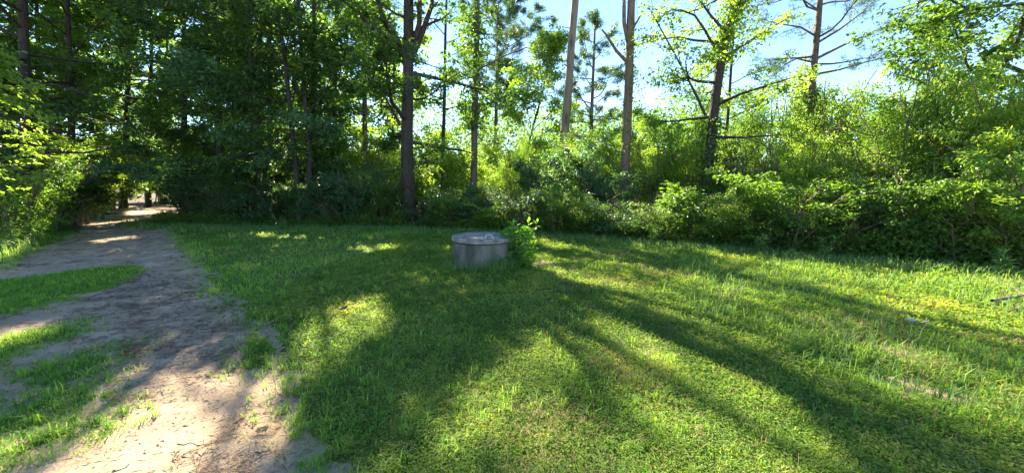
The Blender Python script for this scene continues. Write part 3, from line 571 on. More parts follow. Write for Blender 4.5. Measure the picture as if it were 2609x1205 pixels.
SH = [(15, 10.6, 2.6, 2.2, 'maple', 'pale sunlit shrub at the left edge behind tall grass'), (105, 13.2, 3.0, 3.0, 'oak', 'dark shrub behind the grass verge left of the road'),
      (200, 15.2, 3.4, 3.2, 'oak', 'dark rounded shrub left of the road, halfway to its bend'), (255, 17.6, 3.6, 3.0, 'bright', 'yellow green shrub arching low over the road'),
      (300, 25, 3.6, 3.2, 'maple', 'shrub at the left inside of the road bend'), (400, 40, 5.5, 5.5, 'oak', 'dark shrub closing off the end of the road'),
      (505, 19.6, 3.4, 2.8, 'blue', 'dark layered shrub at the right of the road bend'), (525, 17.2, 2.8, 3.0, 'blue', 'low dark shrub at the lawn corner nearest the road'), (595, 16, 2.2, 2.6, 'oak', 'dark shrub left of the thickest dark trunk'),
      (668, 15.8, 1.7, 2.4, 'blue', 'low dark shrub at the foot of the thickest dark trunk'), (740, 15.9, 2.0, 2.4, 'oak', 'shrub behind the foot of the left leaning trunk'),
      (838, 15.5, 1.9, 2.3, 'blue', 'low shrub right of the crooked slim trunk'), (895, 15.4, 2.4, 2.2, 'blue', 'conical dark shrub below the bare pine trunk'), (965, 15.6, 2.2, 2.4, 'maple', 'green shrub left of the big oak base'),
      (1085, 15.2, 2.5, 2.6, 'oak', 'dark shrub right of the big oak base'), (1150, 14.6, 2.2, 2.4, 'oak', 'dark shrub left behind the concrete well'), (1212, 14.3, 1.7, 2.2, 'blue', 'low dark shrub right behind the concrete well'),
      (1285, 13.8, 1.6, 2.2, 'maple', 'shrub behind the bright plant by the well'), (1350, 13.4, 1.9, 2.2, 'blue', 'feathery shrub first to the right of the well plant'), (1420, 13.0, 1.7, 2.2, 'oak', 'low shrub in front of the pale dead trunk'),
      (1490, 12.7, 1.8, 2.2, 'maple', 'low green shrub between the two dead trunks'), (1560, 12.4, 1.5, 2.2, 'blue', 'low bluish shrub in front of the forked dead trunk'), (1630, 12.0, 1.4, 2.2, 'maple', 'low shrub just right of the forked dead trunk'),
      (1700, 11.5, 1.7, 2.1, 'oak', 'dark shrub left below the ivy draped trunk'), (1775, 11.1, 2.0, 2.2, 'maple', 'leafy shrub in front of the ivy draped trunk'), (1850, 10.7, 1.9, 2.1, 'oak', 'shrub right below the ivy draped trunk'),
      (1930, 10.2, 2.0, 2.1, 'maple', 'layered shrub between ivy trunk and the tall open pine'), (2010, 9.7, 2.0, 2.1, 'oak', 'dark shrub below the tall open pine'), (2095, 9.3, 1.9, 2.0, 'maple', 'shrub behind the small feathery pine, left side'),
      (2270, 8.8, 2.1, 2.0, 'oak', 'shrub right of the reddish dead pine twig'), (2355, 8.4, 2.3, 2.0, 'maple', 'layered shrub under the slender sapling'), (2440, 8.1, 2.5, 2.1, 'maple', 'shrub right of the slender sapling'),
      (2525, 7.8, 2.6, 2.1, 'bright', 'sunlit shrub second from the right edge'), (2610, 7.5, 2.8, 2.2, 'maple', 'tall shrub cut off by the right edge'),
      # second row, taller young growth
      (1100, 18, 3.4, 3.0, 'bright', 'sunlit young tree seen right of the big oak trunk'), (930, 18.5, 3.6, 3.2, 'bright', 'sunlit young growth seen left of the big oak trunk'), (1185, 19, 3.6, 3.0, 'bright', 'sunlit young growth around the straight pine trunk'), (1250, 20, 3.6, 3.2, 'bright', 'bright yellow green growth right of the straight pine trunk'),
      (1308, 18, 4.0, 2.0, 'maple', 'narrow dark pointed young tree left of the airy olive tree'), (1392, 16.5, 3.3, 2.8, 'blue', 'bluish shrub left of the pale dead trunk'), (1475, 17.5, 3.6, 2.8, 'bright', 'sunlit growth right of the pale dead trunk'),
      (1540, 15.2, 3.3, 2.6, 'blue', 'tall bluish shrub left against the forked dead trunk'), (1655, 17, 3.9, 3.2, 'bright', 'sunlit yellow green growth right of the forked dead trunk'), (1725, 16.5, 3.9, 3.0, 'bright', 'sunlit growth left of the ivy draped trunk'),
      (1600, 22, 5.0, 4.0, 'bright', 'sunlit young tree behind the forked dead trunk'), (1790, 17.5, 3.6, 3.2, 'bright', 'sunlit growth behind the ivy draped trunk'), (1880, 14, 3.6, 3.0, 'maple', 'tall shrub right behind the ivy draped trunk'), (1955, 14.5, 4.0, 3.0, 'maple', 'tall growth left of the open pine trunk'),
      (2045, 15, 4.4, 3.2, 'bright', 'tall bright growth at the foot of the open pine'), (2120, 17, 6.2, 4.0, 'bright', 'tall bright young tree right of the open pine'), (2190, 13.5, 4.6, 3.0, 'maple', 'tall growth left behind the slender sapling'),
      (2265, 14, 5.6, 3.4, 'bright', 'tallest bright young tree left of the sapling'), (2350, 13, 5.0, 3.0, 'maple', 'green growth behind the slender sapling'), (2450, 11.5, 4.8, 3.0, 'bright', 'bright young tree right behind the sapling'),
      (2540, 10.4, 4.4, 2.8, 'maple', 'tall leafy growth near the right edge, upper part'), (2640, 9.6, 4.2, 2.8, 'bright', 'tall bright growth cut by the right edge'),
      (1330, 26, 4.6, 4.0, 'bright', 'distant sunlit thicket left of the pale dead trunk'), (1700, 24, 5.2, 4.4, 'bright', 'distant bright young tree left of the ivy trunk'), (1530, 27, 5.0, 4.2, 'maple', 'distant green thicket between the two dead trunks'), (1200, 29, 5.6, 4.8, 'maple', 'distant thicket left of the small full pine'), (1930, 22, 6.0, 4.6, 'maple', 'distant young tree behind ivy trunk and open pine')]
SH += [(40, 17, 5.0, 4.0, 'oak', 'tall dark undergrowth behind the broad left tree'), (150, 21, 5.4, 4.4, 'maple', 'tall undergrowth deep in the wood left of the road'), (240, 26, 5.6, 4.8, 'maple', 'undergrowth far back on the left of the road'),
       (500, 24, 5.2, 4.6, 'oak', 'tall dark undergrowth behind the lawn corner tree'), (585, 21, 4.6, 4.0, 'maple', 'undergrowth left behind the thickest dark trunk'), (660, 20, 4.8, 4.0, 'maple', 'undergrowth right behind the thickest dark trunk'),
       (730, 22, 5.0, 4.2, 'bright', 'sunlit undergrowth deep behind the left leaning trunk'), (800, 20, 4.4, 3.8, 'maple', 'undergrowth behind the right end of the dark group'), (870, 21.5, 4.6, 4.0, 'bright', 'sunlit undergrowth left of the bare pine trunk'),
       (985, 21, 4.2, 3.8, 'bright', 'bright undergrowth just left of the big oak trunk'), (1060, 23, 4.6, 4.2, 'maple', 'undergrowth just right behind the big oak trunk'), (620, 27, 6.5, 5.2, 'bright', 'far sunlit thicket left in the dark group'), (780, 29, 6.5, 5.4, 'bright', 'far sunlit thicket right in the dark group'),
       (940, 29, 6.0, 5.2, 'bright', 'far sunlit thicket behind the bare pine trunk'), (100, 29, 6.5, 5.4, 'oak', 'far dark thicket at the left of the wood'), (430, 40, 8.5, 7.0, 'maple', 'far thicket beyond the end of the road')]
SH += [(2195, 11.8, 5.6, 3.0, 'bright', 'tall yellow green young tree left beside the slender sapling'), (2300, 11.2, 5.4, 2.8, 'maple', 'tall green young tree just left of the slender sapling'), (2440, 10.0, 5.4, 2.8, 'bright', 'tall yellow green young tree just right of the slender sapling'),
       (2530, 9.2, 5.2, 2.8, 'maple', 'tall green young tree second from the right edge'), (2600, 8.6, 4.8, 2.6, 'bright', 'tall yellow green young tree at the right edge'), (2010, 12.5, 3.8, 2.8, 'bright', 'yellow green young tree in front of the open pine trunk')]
for i, (px, Y, h, wd, m_, lb) in enumerate(SH):
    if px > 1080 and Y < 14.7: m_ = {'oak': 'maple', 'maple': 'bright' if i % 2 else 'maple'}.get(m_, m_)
    if 430 < px < 1300 and Y < 16.3: Y -= .55
    elif px >= 1300 and Y < 14: Y *= .93
    shrub(px, Y, h * ((.78 + .5 * ((i * 37) % 11 - 5) / 10) if 1080 < px and Y < 14.7 else (1.0 if px < 1640 else 1.15) if 1080 < px else 1), wd * (.85 if 1080 < px and Y < 14.7 and i % 3 else 1), m_, lb, 400 + i * 7 + (i // 5))

# young pine with reddish dead lower twigs at the right thicket
yp = np.array([[0, 0, 0], [0.02, 0, .8], [0, .03, 1.7], [.03, 0, 2.5]]) * np.array([1, 1, .52]) + np.array([*gp(2205, 668), 0]) + np.array([.15, .5, -.02])
zz = np.linspace(yp[0, 2], yp[-1, 2], 14); yT = np.stack([np.interp(zz, yp[:, 2], yp[:, k]) for k in range(3)], 1)
oyp = pine('young_pine', 'small feathery young pine with reddish dead lower needles', yT, .022, 501, .5, .5, 12, 80, ln=.17, per=24, wd=.007, e=(.1, .7), carve=False, bark='pinebark', cat='young pine')
rng = rngf(6); Cc = np.array(yT[0] + [0, 0, .1]) + rng.normal(0, 1, (26, 3)) * np.array([.10, .08, .05]) + np.array([0, 0, 1]) * rng.uniform(.15, .8, (26, 1))
V, Tt, tn = needles(Cc, nrm(rng.normal(0, 1, (26, 3)) - [0, 0, .6]), rng, 16, .18, .008, False)
link('dead_needles', mesh_np('dead_needles', V - np.array(oyp.location), None, tn, T=Tt), M['deadneedle'], oyp)['kind'] = 'stuff'

# ------------------------------------------------------------------ far wood closing the view
rng = rngf(55); C = []; rd = []
for i in range(200):
    a = rng.uniform(-1.05, .95) if i < 130 else rng.uniform(-.3, .6); r_ = rng.uniform(38, 75); h = rng.uniform(8, 12) * (1.85 if a < -.25 else .78) * (r_ / 55) ** .5 * (1.45 if a > -.25 else 1); w_ = rng.uniform(2.5, 4)
    c = np.array([math.sin(a) * r_, math.cos(a) * r_, 0]); m = 26; th = rng.uniform(0, 2 * PI, m); zf = rng.uniform(.08, 1, m); rr = w_ * np.sqrt(np.clip(1 - ((zf - .5) / .52) ** 2, 0.02, 1)) * rng.uniform(.7, 1.05, m)
    C.append(c + np.stack([np.cos(th) * rr, np.sin(th) * rr, zf * h], 1)); rd.append(np.full(m, .95))
C = np.concatenate(C); rd = np.concatenate(rd); Dv = nrm(rng.normal(0, 1, C.shape) * [1, 1, .2])
V, F, t = sprays_to_leaves(C, Dv, rd, 22, .34, rng, flat=.4, carve=True, asp=.7)
o = link('far_woods', mesh_np('far_woods', V, F, t), M['maple']); tag(o, 'distant wooded slope beyond the clearing', 'woods', kind='stuff')

# ------------------------------------------------------------------ concrete well
def revolve(prof, n, cap_top=False, wob=None):
    P = np.array(prof, float); th = np.arange(n) / n * 2 * PI; k = len(P)
    V = np.stack([np.outer(P[:, 0], np.cos(th)), np.outer(P[:, 0], np.sin(th)), np.repeat(P[:, 1:2], n, 1)], -1)
    if wob is not None: V += wob(V)
    i = np.arange(k - 1)[:, None] * n + np.arange(n)[None]; j = np.arange(k - 1)[:, None] * n + (np.arange(n)[None] + 1) % n
    return V.reshape(-1, 3), np.stack([i, j, j + n, i + n], -1).reshape(-1, 4)
gzw = hz1(*WELL_C)
well = empty('concrete_well', (WELL_C[0], WELL_C[1], gzw + .005), 'round grey concrete well with a flat lid standing in the lawn', 'well')
Rw = WELL_R
V, F = revolve([(Rw * .94, -.1), (Rw * .94, .2), (Rw * .94, .50), (Rw * .935, .515), (Rw * .92, .522), (Rw * .80, .522), (Rw * .80, .1)], 64)
V[:, :2] *= (1 + (fbm(np.arctan2(V[:, 1], V[:, 0]), V[:, 2], .5, 3) - .5) * .012)[:, None]
link('casing', mesh_np('casing', V, F, smooth=True), M['ring'], well)
V, F = revolve([(.001, .535), (Rw * .93, .535), (Rw * .975, .545), (Rw * 1.0, .556), (Rw * 1.0, .605), (Rw * .993, .618), (Rw * .97, .624), (Rw * .6, .630), (.001, .633)], 64)
V[:, 2] += (fbm(V[:, 0], V[:, 1], .3, 2) - .5) * .004
lid = link('lid', mesh_np('lid', V, F, smooth=True), M['lid'], well)
lid.rotation_euler = (math.radians(.5), math.radians(.8), 0)
md = lid.modifiers.new('edge', 'EDGE_SPLIT'); md.split_angle = math.radians(45)
md = well.children[0].modifiers.new('edge', 'EDGE_SPLIT'); md.split_angle = math.radians(45)
Wh = Wood(); a = np.linspace(0, PI, 12); Wh.tube(np.stack([np.cos(a) * .078, np.zeros(12), np.sin(a) * .085 - .005], 1), np.full(12, .011), 8)
h_ = Wh.build('lifting_loop', plain('galvanised_loop', (.42, .43, .41), .6, .0), lid); h_.location = (.155, -.42, .628); h_.rotation_euler = (0, 0, .1)

# ------------------------------------------------------------------ bright leafy plant by the well
rng = rngf(81); pc = np.array([WELL_C[0] + .66, WELL_C[1] - .1, 0]); pc[2] = hz1(pc[0], pc[1])
pl = empty('leafy_shrub', pc, 'bright green large leaved plant growing against the right of the well', 'shrub')
lv = []
nL = 6
for i in range(4):
    V_, F_, _ = leaf_mesh(np.zeros((1, 3)), np.array([[1., 0, 0]]), np.array([[0, 0, 1.]]), 1, .44, [0])
    V2 = np.array([(0, 0, 0), (.22, .15, .05), (.22, -.15, .05), (.55, .22, .05), (.55, -.22, .05), (.8, .12, .0), (.8, -.12, 0), (1.0, 0, -.1), (.22, 0, .0), (.55, 0, -.01), (.8, 0, -.04)], float)
    Q = np.array([(0, 8, 1, 1), ])
    me = mesh_np('leaf', V2, [(8, 9, 3, 1), (8, 2, 4, 9), (9, 10, 5, 3), (9, 4, 6, 10)], [i / 3] * 4 + [i / 3] * 4, T=[(0, 8, 1), (0, 2, 8), (10, 7, 5), (10, 6, 7)]); me.materials.append(M['fresh']); lv.append(me)
for i in range(18):
    a = rng.uniform(0, 2 * PI); ln = rng.uniform(.55, .98); lean = rng.uniform(.03, .4)
    P = [np.array([math.cos(a), math.sin(a), 0]) * .05]
    for k in range(6): P.append(P[-1] + np.array([math.cos(a) * lean + (.05 if i % 2 else 0), math.sin(a) * lean, 1]) * ln / 6 + rng.normal(0, .008, 3))
    P = np.array(P); Wd = Wood(); Wd.tube(P, np.linspace(.008, .004, 7), 5); Wd.build('stem', M['stem'], pl)
    for k in range(16):
        s = .12 + .88 * (k / 15) ** .8; q = s * 6; j = min(int(q), 5); p = P[j] + (P[j + 1] - P[j]) * (q - j)
        c = bpy.data.objects.new('leaf', lv[int(rng.integers(4))]); COL.objects.link(c); c.parent = pl; c.location = tuple(p)
        sz = rng.uniform(.11, .18) * (1 if s < .9 else .75); c.scale = (sz, sz, sz); c.rotation_euler = (rng.normal(0, .3), rng.uniform(-.75, .25) - (.5 if s > .93 else 0), k * 2.4 + rng.normal(0, .3))

m = 900; a = rng.uniform(0, 2 * PI, m); zz = rng.uniform(.04, .8, m); rr = (.08 + .26 * np.sin(np.clip(zz / .85, 0, 1) * PI * .8 + .3)) * np.sqrt(rng.random(m))
Pf = np.stack([np.cos(a) * rr + .04, np.sin(a) * rr, zz], 1); U = nrm(np.stack([np.cos(a), np.sin(a), rng.normal(0, .4, m)], 1)); V, F, t = leaf_mesh(Pf, U, nrm(rng.normal(0, .45, (m, 3)) + [0, 0, 1]), rng.uniform(.06, .12, m), .045, rng.random(m) * .6)
link('foliage', mesh_np('foliage', V, F, t), M['fresh'], pl)['kind'] = 'stuff'
# ------------------------------------------------------------------ grass, clover, litter
def polar(n, rng, r0, r1, pw, a0=-1.15, a1=1.15):
    """n points around the viewpoint, thinning with distance"""
    r = np.linspace(r0, r1, 800); pdf = r * np.minimum(1, (2.2 / r) ** pw); c = np.cumsum(pdf); c /= c[-1]
    rr = np.interp(rng.random(n), c, r); a = rng.uniform(a0, a1, n)
    return np.stack([np.sin(a) * rr, np.cos(a) * rr], 1), rr
def blades(P, rng, L, W, lean, tone, zoff=0.0, bend=.5):
    n = len(P); a = rng.uniform(0, 2 * PI, n); d = np.stack([np.cos(a), np.sin(a), np.zeros(n)], 1); s = np.stack([-np.sin(a), np.cos(a), np.zeros(n)], 1)
    tw = rng.normal(0, .5, n); s = nrm(s + d * tw[:, None])
    B = np.stack([P[:, 0], P[:, 1], surf(P[:, 0], P[:, 1]) - .012 + zoff], 1)
    L = L[:, None]; W = W[:, None]; up = np.array([0, 0, 1.]); l = lean[:, None]
    m = B + (d * l * .55 + up * np.sqrt(np.clip(1 - (l * .8) ** 2, .1, 1))) * L * .55
    t = m + nrm(d * (l + bend) + up * (1 - l - bend * .35)) * L * .5
    V = np.stack([B - s * W * .5, B + s * W * .5, m + s * W * .42, m - s * W * .42, t], 1).reshape(-1, 3)
    i = np.arange(n)[:, None] * 5
    return V, i + np.array([[0, 1, 2, 3]]), i + np.array([[3, 2, 4]]), tone
def cat_blades(name, parts, mat):
    V = []; F = []; T = []; t = []; n = 0
    for v, f, tr, tn in parts: V.append(v); F.append(f + n); T.append(tr + n); t.append(tn); n += len(v)
    tq = np.concatenate(t); o = link(name, mesh_np(name, np.concatenate(V), np.concatenate(F), np.concatenate([tq, tq]), T=np.concatenate(T)), mat); o['kind'] = 'stuff'; return o
def not_well(P, m=0.0): return ((P - WELL_C) ** 2).sum(1) > (Wr := WELL_R + m) ** 2
rng = rngf(91)
P, r = polar(200000, rng, .9, 20, 1.35)
# tufts: pull points towards tuft centres
cell = .16; tc = np.floor(P / cell); h = np.sin(tc[:, 0] * 127.1 + tc[:, 1] * 311.7) * 43758.5; hx = h - np.floor(h); hy = np.modf(h * 7.31)[0] % 1
ctr = (tc + np.stack([hx, hy], 1)) * cell; P = P + (ctr - P) * (rng.random((len(P), 1)) < .7) * rng.uniform(.4, .95, (len(P), 1))
d = lawn_d(P); den = fbm(P[:, 0], P[:, 1], 1.3, 31); gl = sstep(.42, .62, den)
edge_g = np.exp(-np.clip(d, 0, 9) * 3.0)
right = sstep(3.0, 5.5, P[:, 0] + .0 * P[:, 1]) + sstep(5.5, 8, r) * .8
leftz = sstep(-1.0, -2.2, P[:, 0])
prob = np.clip(.15 + .5 * gl + .7 * edge_g + .5 * right + .5 * leftz, 0, 1)
k = (d > -.02 - .32 * rng.random(len(P)) ** 3) & (rng.random(len(P)) < prob) & not_well(P, -.02)
P = P[k]; r = r[k]; gl = gl[k]; eg = edge_g[k]; n = len(P)
onroad = sdf(P, ROAD) > .3
L = rng.uniform(.03, .085, n) * (1 + .5 * gl + .5 * eg) * (1 + .25 * np.clip(r - 6, 0, 6) / 6) * np.where(onroad, .8, 1); W = .0045 * np.maximum(1, (r / 2.6) ** .75)
tone = np.clip(1.3 * (fbm(P[:, 0], P[:, 1], 1.1, 41) - .5) + 1.0 * (fbm(P[:, 0], P[:, 1], .35, 43) - .5) + .22 + .5 * rng.random(n) + .25 * (rng.random(n) < .06), 0, 1)
tg = []
for q in PATCH:
    lo, hi = q.min(0) - .4, q.max(0) + .4; m = int(np.prod(hi - lo) * 2600); z = rng.random((m, 2)) * (hi - lo) + lo; dq = sdf(z, q) + (fbm(z[:, 0], z[:, 1], .3, 13) - .5) * .4
    z = z[(rng.random(m) < sstep(-.25, .12, dq)) & (np.hypot(z[:, 0], z[:, 1]) > .8)]; tg.append(z)
tg = np.concatenate(tg); m = len(tg); rt2 = np.hypot(tg[:, 0], tg[:, 1]); ht = fbm(tg[:, 0], tg[:, 1], .35, 17)
cat_blades('track_grass', [blades(tg, rng, rng.uniform(.025, .075, m) * (.4 + 1.5 * ht), .0038 * np.maximum(1, (rt2 / 2.6) ** .75), rng.uniform(.3, .95, m), np.clip(rng.random(m) * .6 + .1, 0, 1))], M['grass'])
tq, tr_ = polar(1500, rng, 1.2, 15, 1.1); tq = tq[(lawn_d(tq) > 0) & not_well(tq, .05) & (fbm(tq[:, 0], tq[:, 1], 1.5, 77) > .43)]
tp = np.repeat(tq, 13, 0) + rng.normal(0, .022, (len(tq) * 13, 2)); m = len(tp); rr_ = np.hypot(tp[:, 0], tp[:, 1])
tuft = blades(tp, rng, rng.uniform(.07, .17, m), .0065 * np.maximum(1, (rr_ / 3) ** .6), rng.uniform(.2, .9, m), np.clip(np.repeat(rng.random(len(tq)), 13) * .5 + .3 + .2 * rng.random(m), 0, 1), bend=.6)
cat_blades('lawn_grass', [tuft, blades(P, rng, L, W, rng.uniform(.25, .95, n), tone)], M['grass'])  # short mown lawn
# long grass at the treeline, round the well and on the right
Q = []
for i in range(len(LAWN)):
    a, b_ = LAWN[i], LAWN[(i + 1) % len(LAWN)]
    if min(a[1], b_[1]) > 3 and max(a[0], b_[0]) > -16 and (a[1] > 6.9 or b_[1] > 6.9) and i > 17:
        m = int(np.linalg.norm(b_ - a) * 420); s = rng.random((m, 1)); Q.append(a + (b_ - a) * s + rng.normal(0, .38, (m, 2)) - np.array([.0, .55]))
P1 = np.concatenate(Q)
th = rng.normal(-.75, .95, 900); P2 = WELL_C + np.stack([np.cos(th), np.sin(th)], 1) * (WELL_R + rng.uniform(0, .22, 900))[:, None]
P3, r3 = polar(9000, rng, 3.5, 13, 1.4, .2, 1.1); k = (sdf(P3, LAWN) > 0) & (fbm(P3[:, 0], P3[:, 1], 1.6, 51) > .5) & (P3[:, 0] > 2.2); P3 = P3[k]
vx = rng.random((900, 2)) * [3.5, 3] + [-13.5, 7.5]; P4 = vx[sdf(vx, VERGE) > 0]
P = np.concatenate([P1, P2, P3, P4]); P = P[not_well(P, -.01)]; n = len(P); r = np.hypot(P[:, 0], P[:, 1])
L = rng.uniform(.10, .28, n); L[-len(P4):] *= 1.8; L = np.where(((P - WELL_C) ** 2).sum(1) < .75, np.where(P[:, 0] > WELL_C[0] + .1, L * 1.6, L), L); cat_blades('long_grass', [blades(P, rng, L, .006 * np.maximum(1, (r / 3) ** .7), rng.uniform(.05, .6, n), np.clip(.2 + .7 * rng.random(n), 0, 1), bend=.6)], M['longgrass'])
# low leafy ground cover in the lawn
P, r = polar(330000, rng, .9, 12.5, 1.75, -.75, 1.15); d = lawn_d(P); den = fbm(P[:, 0], P[:, 1], 1.1, 61)
k = (d > .12) & not_well(P, .02) & (rng.random(len(P)) < np.clip(1.15 - .6 * sstep(.5, .7, fbm(P[:, 0], P[:, 1], .5, 63)) - .5 * sstep(5, 8, P[:, 0]) - .4 * sstep(7, 11, r), .1, 1)) & (P[:, 0] > -3.2 - .5 * den)
P = P[k]; r = r[k]; n = len(P)
Z = surf(P[:, 0], P[:, 1]) + rng.uniform(.0, .045, n) * (.5 + fbm(P[:, 0], P[:, 1], .25, 65))
U = nrm(np.concatenate([rng.normal(0, 1, (n, 2)), rng.normal(.15, .35, (n, 1))], 1)); N_ = nrm(np.concatenate([rng.normal(0, .45, (n, 2)), np.ones((n, 1))], 1))
sz = rng.uniform(.012, .024, n) * np.maximum(1, (r / 2.4) ** .85)
dry = sstep(.56, .72, fbm(P[:, 0], P[:, 1], .9, 71)) * .35
V, F, t = leaf_mesh(np.stack([P[:, 0], P[:, 1], Z], 1), U, N_, sz, sz * .6, np.clip(rng.random(n) * .55 + dry * 1.3 + 1.1 * (fbm(P[:, 0], P[:, 1], .3, 73) - .5) + .06, 0, 1))
link('clover', mesh_np('clover', V, F, t), M['clover'])['kind'] = 'stuff'
# dry straw in the mown grass, mostly right foreground
P, r = polar(60000, rng, .9, 11, 1.6, -.6, 1.15); k = (lawn_d(P) > .05) & not_well(P, .3) & (rng.random(len(P)) < .09 + .9 * sstep(.55, .68, fbm(P[:, 0], P[:, 1], .7, 81)) * sstep(-.5, 1.5, P[:, 0])); P = P[k]; r = r[k]; n = len(P)
cat_blades('dry_straw', [blades(P, rng, rng.uniform(.06, .16, n), .0028 * np.maximum(1, (r / 2.4) ** .8), rng.uniform(.75, 1.0, n), rng.random(n), .03, .7)], M['straw'])
# pine straw and twigs on the road
P, r = polar(150000, rng, .9, 22, 1.5, -1.2, .1)
k = (sdf(P, ROAD) > 0) & (lawn_d(P) < .05); P = P[k]; r = r[k]
gp_ = sdf(P, gd((330, 700), (480, 690), (590, 790), (610, 900), (520, 930), (330, 1000), (300, 850), (280, 760)))
cl = sstep(.5, .72, fbm(P[:, 0] * .6 + P[:, 1] * .4, P[:, 1] - P[:, 0] * .3, .22, 91)); k = rng.random(len(P)) < np.clip(.05 + .45 * cl + .8 * sstep(-.5, .4, gp_) * (.45 + cl), 0, 1)
P = P[k]; r = r[k]; n = len(P); a = rng.normal(.5, .75, n); U = np.stack([np.cos(a), np.sin(a), rng.normal(0, .06, n)], 1); N_ = nrm(np.concatenate([rng.normal(0, .3, (n, 2)), np.ones((n, 1))], 1))
V, F, t = leaf_mesh(np.stack([P[:, 0], P[:, 1], dz(P[:, 0], P[:, 1]) + .006 + .008 * rng.random(n)], 1), U, N_, rng.uniform(.03, .11, n) * np.maximum(1, (r / 4) ** .5), .0065 * np.maximum(1, (r / 2.6) ** .8), rng.random(n), 0, 0)
o = link('pine_straw', mesh_np('pine_straw', V, F, t), M['litter']); o['kind'] = 'stuff'
# clods and pebbles on the road
P, r = polar(9000, rng, .9, 14, 1.5, -1.2, .0); k = (sdf(P, ROAD) > 0) & (lawn_d(P) < .0) & (rng.random(len(P)) < .15 + .85 * sstep(.45, .65, fbm(P[:, 0], P[:, 1], .6, 95))); P = P[k]; r = r[k]; n = len(P)
O = np.array([(1, 0, 0), (0, 1, 0), (-1, 0, 0), (0, -1, 0), (0, 0, .8), (0, 0, -.8)], float); sz = rng.uniform(.003, .008, n) * np.maximum(1, (r / 3) ** .5)
V = O[None] * sz[:, None, None] * rng.uniform(.6, 1.3, (n, 6, 1)) * np.stack([rng.uniform(.8, 1.8, n), rng.uniform(.8, 1.5, n), rng.uniform(.5, .9, n)], 1)[:, None] + np.stack([P[:, 0], P[:, 1], dz(P[:, 0], P[:, 1]) + .002], 1)[:, None]
Tb = np.array([(0, 1, 4), (1, 2, 4), (2, 3, 4), (3, 0, 4), (1, 0, 5), (2, 1, 5), (3, 2, 5), (0, 3, 5)]); link('gravel', mesh_np('gravel', V.reshape(-1, 3), None, T=(np.arange(n)[:, None, None] * 6 + Tb[None]).reshape(-1, 3)), M['sand'])['kind'] = 'stuff'
# leafy undergrowth under the shrubs along the treeline
TL = np.array([(-16.2, 17.4), (-14.8, 15.3), (-11, 14.2), (-4.5, 13.9), (1.3, 11.9), (4.4, 10.2), (6.6, 8.5), (9.4, 6.6), (12, 4.9)]); Q = []
for a, b_ in zip(TL[:-1], TL[1:]):
    e = b_ - a; m = int(np.linalg.norm(e) * 1500); nn = np.array([-e[1], e[0]]) / np.linalg.norm(e); s = rng.random((m, 1)); Q.append(a + e * s + nn * (rng.random((m, 1)) ** 1.3 * 2.2 - .15))
LE = np.array([(-12.6, 9.4), (-15.5, 12.2), (-19, 16), (-23, 20.5), (-29, 27)])
for a, b_ in zip(LE[:-1], LE[1:]):
    e = b_ - a; m = int(np.linalg.norm(e) * 700); nn = np.array([-e[1], e[0]]) / np.linalg.norm(e); s = rng.random((m, 1)); Q.append(a + e * s + nn * (rng.random((m, 1)) ** 1.3 * 2.2 - .1))
P = np.concatenate(Q); n = len(P); hh = fbm(P[:, 0], P[:, 1], .8, 101) * .9; Z = hz(P[:, 0], P[:, 1]) + rng.random(n) ** 1.4 * hh
U = nrm(np.concatenate([rng.normal(0, 1, (n, 2)), rng.normal(0, .4, (n, 1))], 1)); N_ = nrm(np.concatenate([rng.normal(0, .5, (n, 2)), np.ones((n, 1))], 1)); sz = rng.uniform(.05, .12, n)
V, F, t = leaf_mesh(np.stack([P[:, 0], P[:, 1], Z], 1), U, N_, sz, sz * .6, np.clip(.6 * noise(P[:, 0], P[:, 1], .5, 3) + .5 * rng.random(n), 0, 1))
link('undergrowth', mesh_np('undergrowth', V, F, t), M['maple'])['kind'] = 'stuff'

# ------------------------------------------------------------------ small things on the ground
def curled_leaf(name, px, py, ln, mat, label, rz, lift=.03):
    x, y = gp(px, py); s = np.linspace(-1, 1, 7); t_ = np.linspace(-1, 1, 5); V = []
    for a in s:
        wdt = (1 - a * a) ** .6 * .42 + .03
        for b_ in t_: V.append((a * ln / 2, b_ * wdt * ln / 2, .10 * ln * (b_ * b_) * 2 + .14 * ln * a * a))
    F = [(i * 5 + j, i * 5 + j + 1, i * 5 + j + 6, i * 5 + j + 5) for i in range(6) for j in range(4)]
    me = mesh_np(name, V, F, smooth=True); o = link(name, me, mat); o.location = (x, y, float(surf(np.array([x]), np.array([y]))[0]) + lift); o.rotation_euler = (.25, -.3, rz)
    md = o.modifiers.new('thickness', 'SOLIDIFY'); md.thickness = .002; return tag(o, label, 'leaf')
curled_leaf('fallen_leaf', 878, 800, .11, M['deadleaf'], 'dark curled dead leaf in the sunlit patch of lawn', .8)
curled_leaf('fallen_leaf', 579, 650, .17, M['redleaf'], 'red brown fallen leaf on the lawn near the road', .2)
curled_leaf('fallen_leaf', 342, 906, .12, M['redleaf'], 'brown fallen leaf on the dirt road', .4, .012)
# white plastic scrap
x, y = gp(2332, 829); N1, N2 = 15, 6; V = []
for i in range(N1):
    for j in range(N2):
        u = i / (N1 - 1); v = j / (N2 - 1) - .5; wdt = .085 * (1 - .5 * u) * (math.sin(PI * min(1, u * 1.1 + .12)) * .8 + .2)
        V.append((u * .2 - .1, v * wdt, .02 * math.sin(u * 7) + .018 * math.cos(v * 6 + u * 3)))
F = [(i * N2 + j, i * N2 + j + 1, i * N2 + j + N2 + 1, i * N2 + j + N2) for i in range(N1 - 1) for j in range(N2 - 1)]
o = link('plastic_scrap', mesh_np('plastic_scrap', V, F, smooth=True), M['plastic']); o.location = (x, y, hz1(x, y) + .075); o.rotation_euler = (.35, .05, -.35); o.modifiers.new('thickness', 'SOLIDIFY').thickness = .002
tag(o, 'crumpled scrap of white plastic lying in the grass at right', 'plastic scrap')
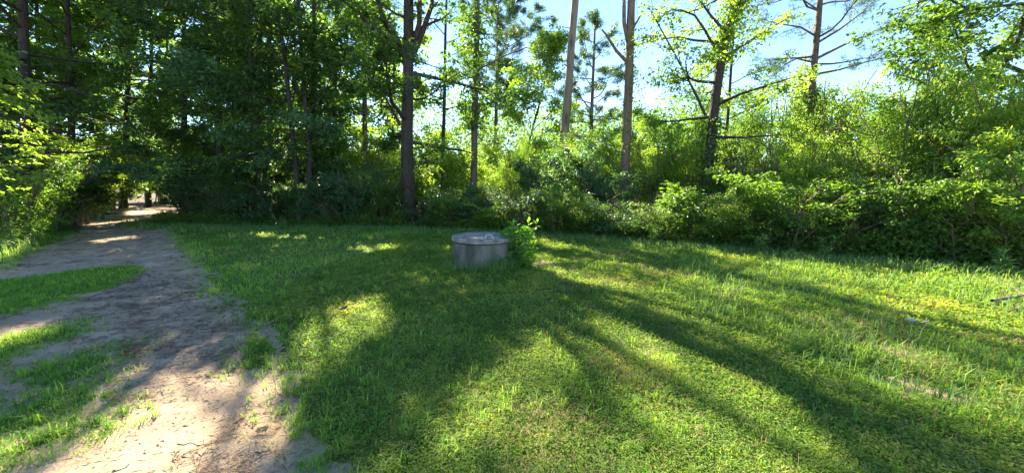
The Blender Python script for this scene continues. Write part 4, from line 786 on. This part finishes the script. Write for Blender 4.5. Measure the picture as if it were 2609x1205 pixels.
# tall seed-head weeds at the wood edge
def tall_weed(px, py, h, label, seed):
    rng = rngf(seed); x, y = gp(px, py); o = empty('tall_weed', (x, y, hz1(x, y)), label, 'weed')
    for i in range(5):
        a = rng.uniform(0, 2 * PI); l = h * rng.uniform(.7, 1.05); q = np.array([(0, 0, 0), (math.cos(a) * .06, math.sin(a) * .06, l * .5), (math.cos(a) * .18, math.sin(a) * .18, l)]) * [1, 1, 1]
        Wd = Wood(); Wd.tube(q, [.006, .005, .003], 4); Wd.build('stem', M['longgrass'], o)
        m = 26; s_ = rng.uniform(.15, 1, m); P = np.stack([np.interp(s_, [0, .5, 1], q[:, k]) for k in range(3)], 1); U = nrm(np.concatenate([rng.normal(0, 1, (m, 2)), rng.normal(.5, .4, (m, 1))], 1))
        V, F, t = leaf_mesh(P, U, nrm(rng.normal(0, .4, (m, 3)) + [0, 0, 1]), rng.uniform(.08, .2, m), .022, rng.random(m)); link('leaves', mesh_np('leaves', V, F, t), M['longgrass'], o)['kind'] = 'stuff'
for i, (px, py, h, lb) in enumerate([(38, 640, .95, 'tall leafy weed in the sunlit grass at the left edge'), (95, 622, .7, 'thin arching weed on the verge right of the taller weed'), (1935, 650, .55, 'weed at the thicket edge below the open pine, left'), (2100, 664, .5, 'weed at the thicket edge left of the young pine'), (1665, 628, .55, 'weed at the thicket edge right of the forked dead trunk'), (720, 590, .5, 'weed at the foot of the left leaning trunk'), (2570, 712, .5, 'weed at the far right of the thicket edge')]): tall_weed(px, py, h, lb, 800 + i)
# dead branches
def stick(name, label, pts, r0, zoff=.03, twigs=3, seed=1, mat='deadbark'):
    rng = rngf(seed); P = np.array([(*gp(px, py), 0) for px, py in pts]); P[:, 2] = surf(P[:, 0], P[:, 1]) + zoff + rng.uniform(0, .03, len(P))
    s = np.linspace(0, len(P) - 1, 8); Q = np.stack([np.interp(s, np.arange(len(P)), P[:, k]) for k in range(3)], 1) + rng.normal(0, .006, (8, 3)); Wd = Wood(); Wd.tube(Q, np.linspace(r0, r0 * .35, 8), 7, .2, rng)
    for i in range(twigs):
        k = int(rng.integers(2, 7)); dv = nrm(Q[k] - Q[k - 1]) + rng.normal(0, .6, 3); dv[2] = abs(dv[2]) * .6; Wd.tube(np.array([Q[k], Q[k] + dv * .12, Q[k] + dv * .2 + [0, 0, .02]]), [r0 * .4, r0 * .3, r0 * .15], 4)
    b = Q[0].copy(); o = Wd.build(name, M[mat], None, b); o.location = tuple(b); return tag(o, label, 'branch')
stick('fallen_branch', 'thick dark dead branch in the grass at the right edge', [(2528, 788), (2570, 782), (2625, 772)], .026, .05, 3, 1)
stick('fallen_branch', 'pale thin dead branch below the thick one at the right edge', [(2520, 800), (2560, 806), (2620, 803)], .014, .03, 4, 2, 'deadbark')
stick('fallen_branch', 'broken twiggy branch lying at the right of the road bend', [(406, 556), (420, 548), (436, 544)], .05, .12, 6, 3)
stick('twig', 'long thin twig on the sand at the bottom of the road', [(455, 1142), (510, 1140), (560, 1139)], .005, .012, 1, 4)
stick('twig', 'dark twig on the sand near the lawn edge', [(650, 1162), (672, 1155), (690, 1149)], .006, .008, 0, 5)
# small clay burrow mound
x, y = gp(668, 1098)
V, F = revolve([(.002, -.012), (.022, -.006), (.036, .012), (.05, .018), (.06, .011), (.08, .004), (.1, -.012)], 28)
V[:, 2] += (fbm(V[:, 0], V[:, 1], .03, 4) - .5) * .010; V[:, :2] *= (1 + (noise(np.arctan2(V[:, 1], V[:, 0]), V[:, 2] * 0, .7, 5) - .5) * .25)[:, None]
o = link('burrow_mound', mesh_np('burrow_mound', V, F, smooth=True), M['clay']); o.location = (x, y, float(dz(np.array([x]), np.array([y]))[0]) + .006); tag(o, 'small orange clay mound with a hole on the sand by the lawn', 'mound')

if __import__('os').environ.get('SCENE_STATS'): print('TRIS', sum(sum(l - 2 for l in [p.loop_total for p in m.polygons]) for m in bpy.data.meshes))
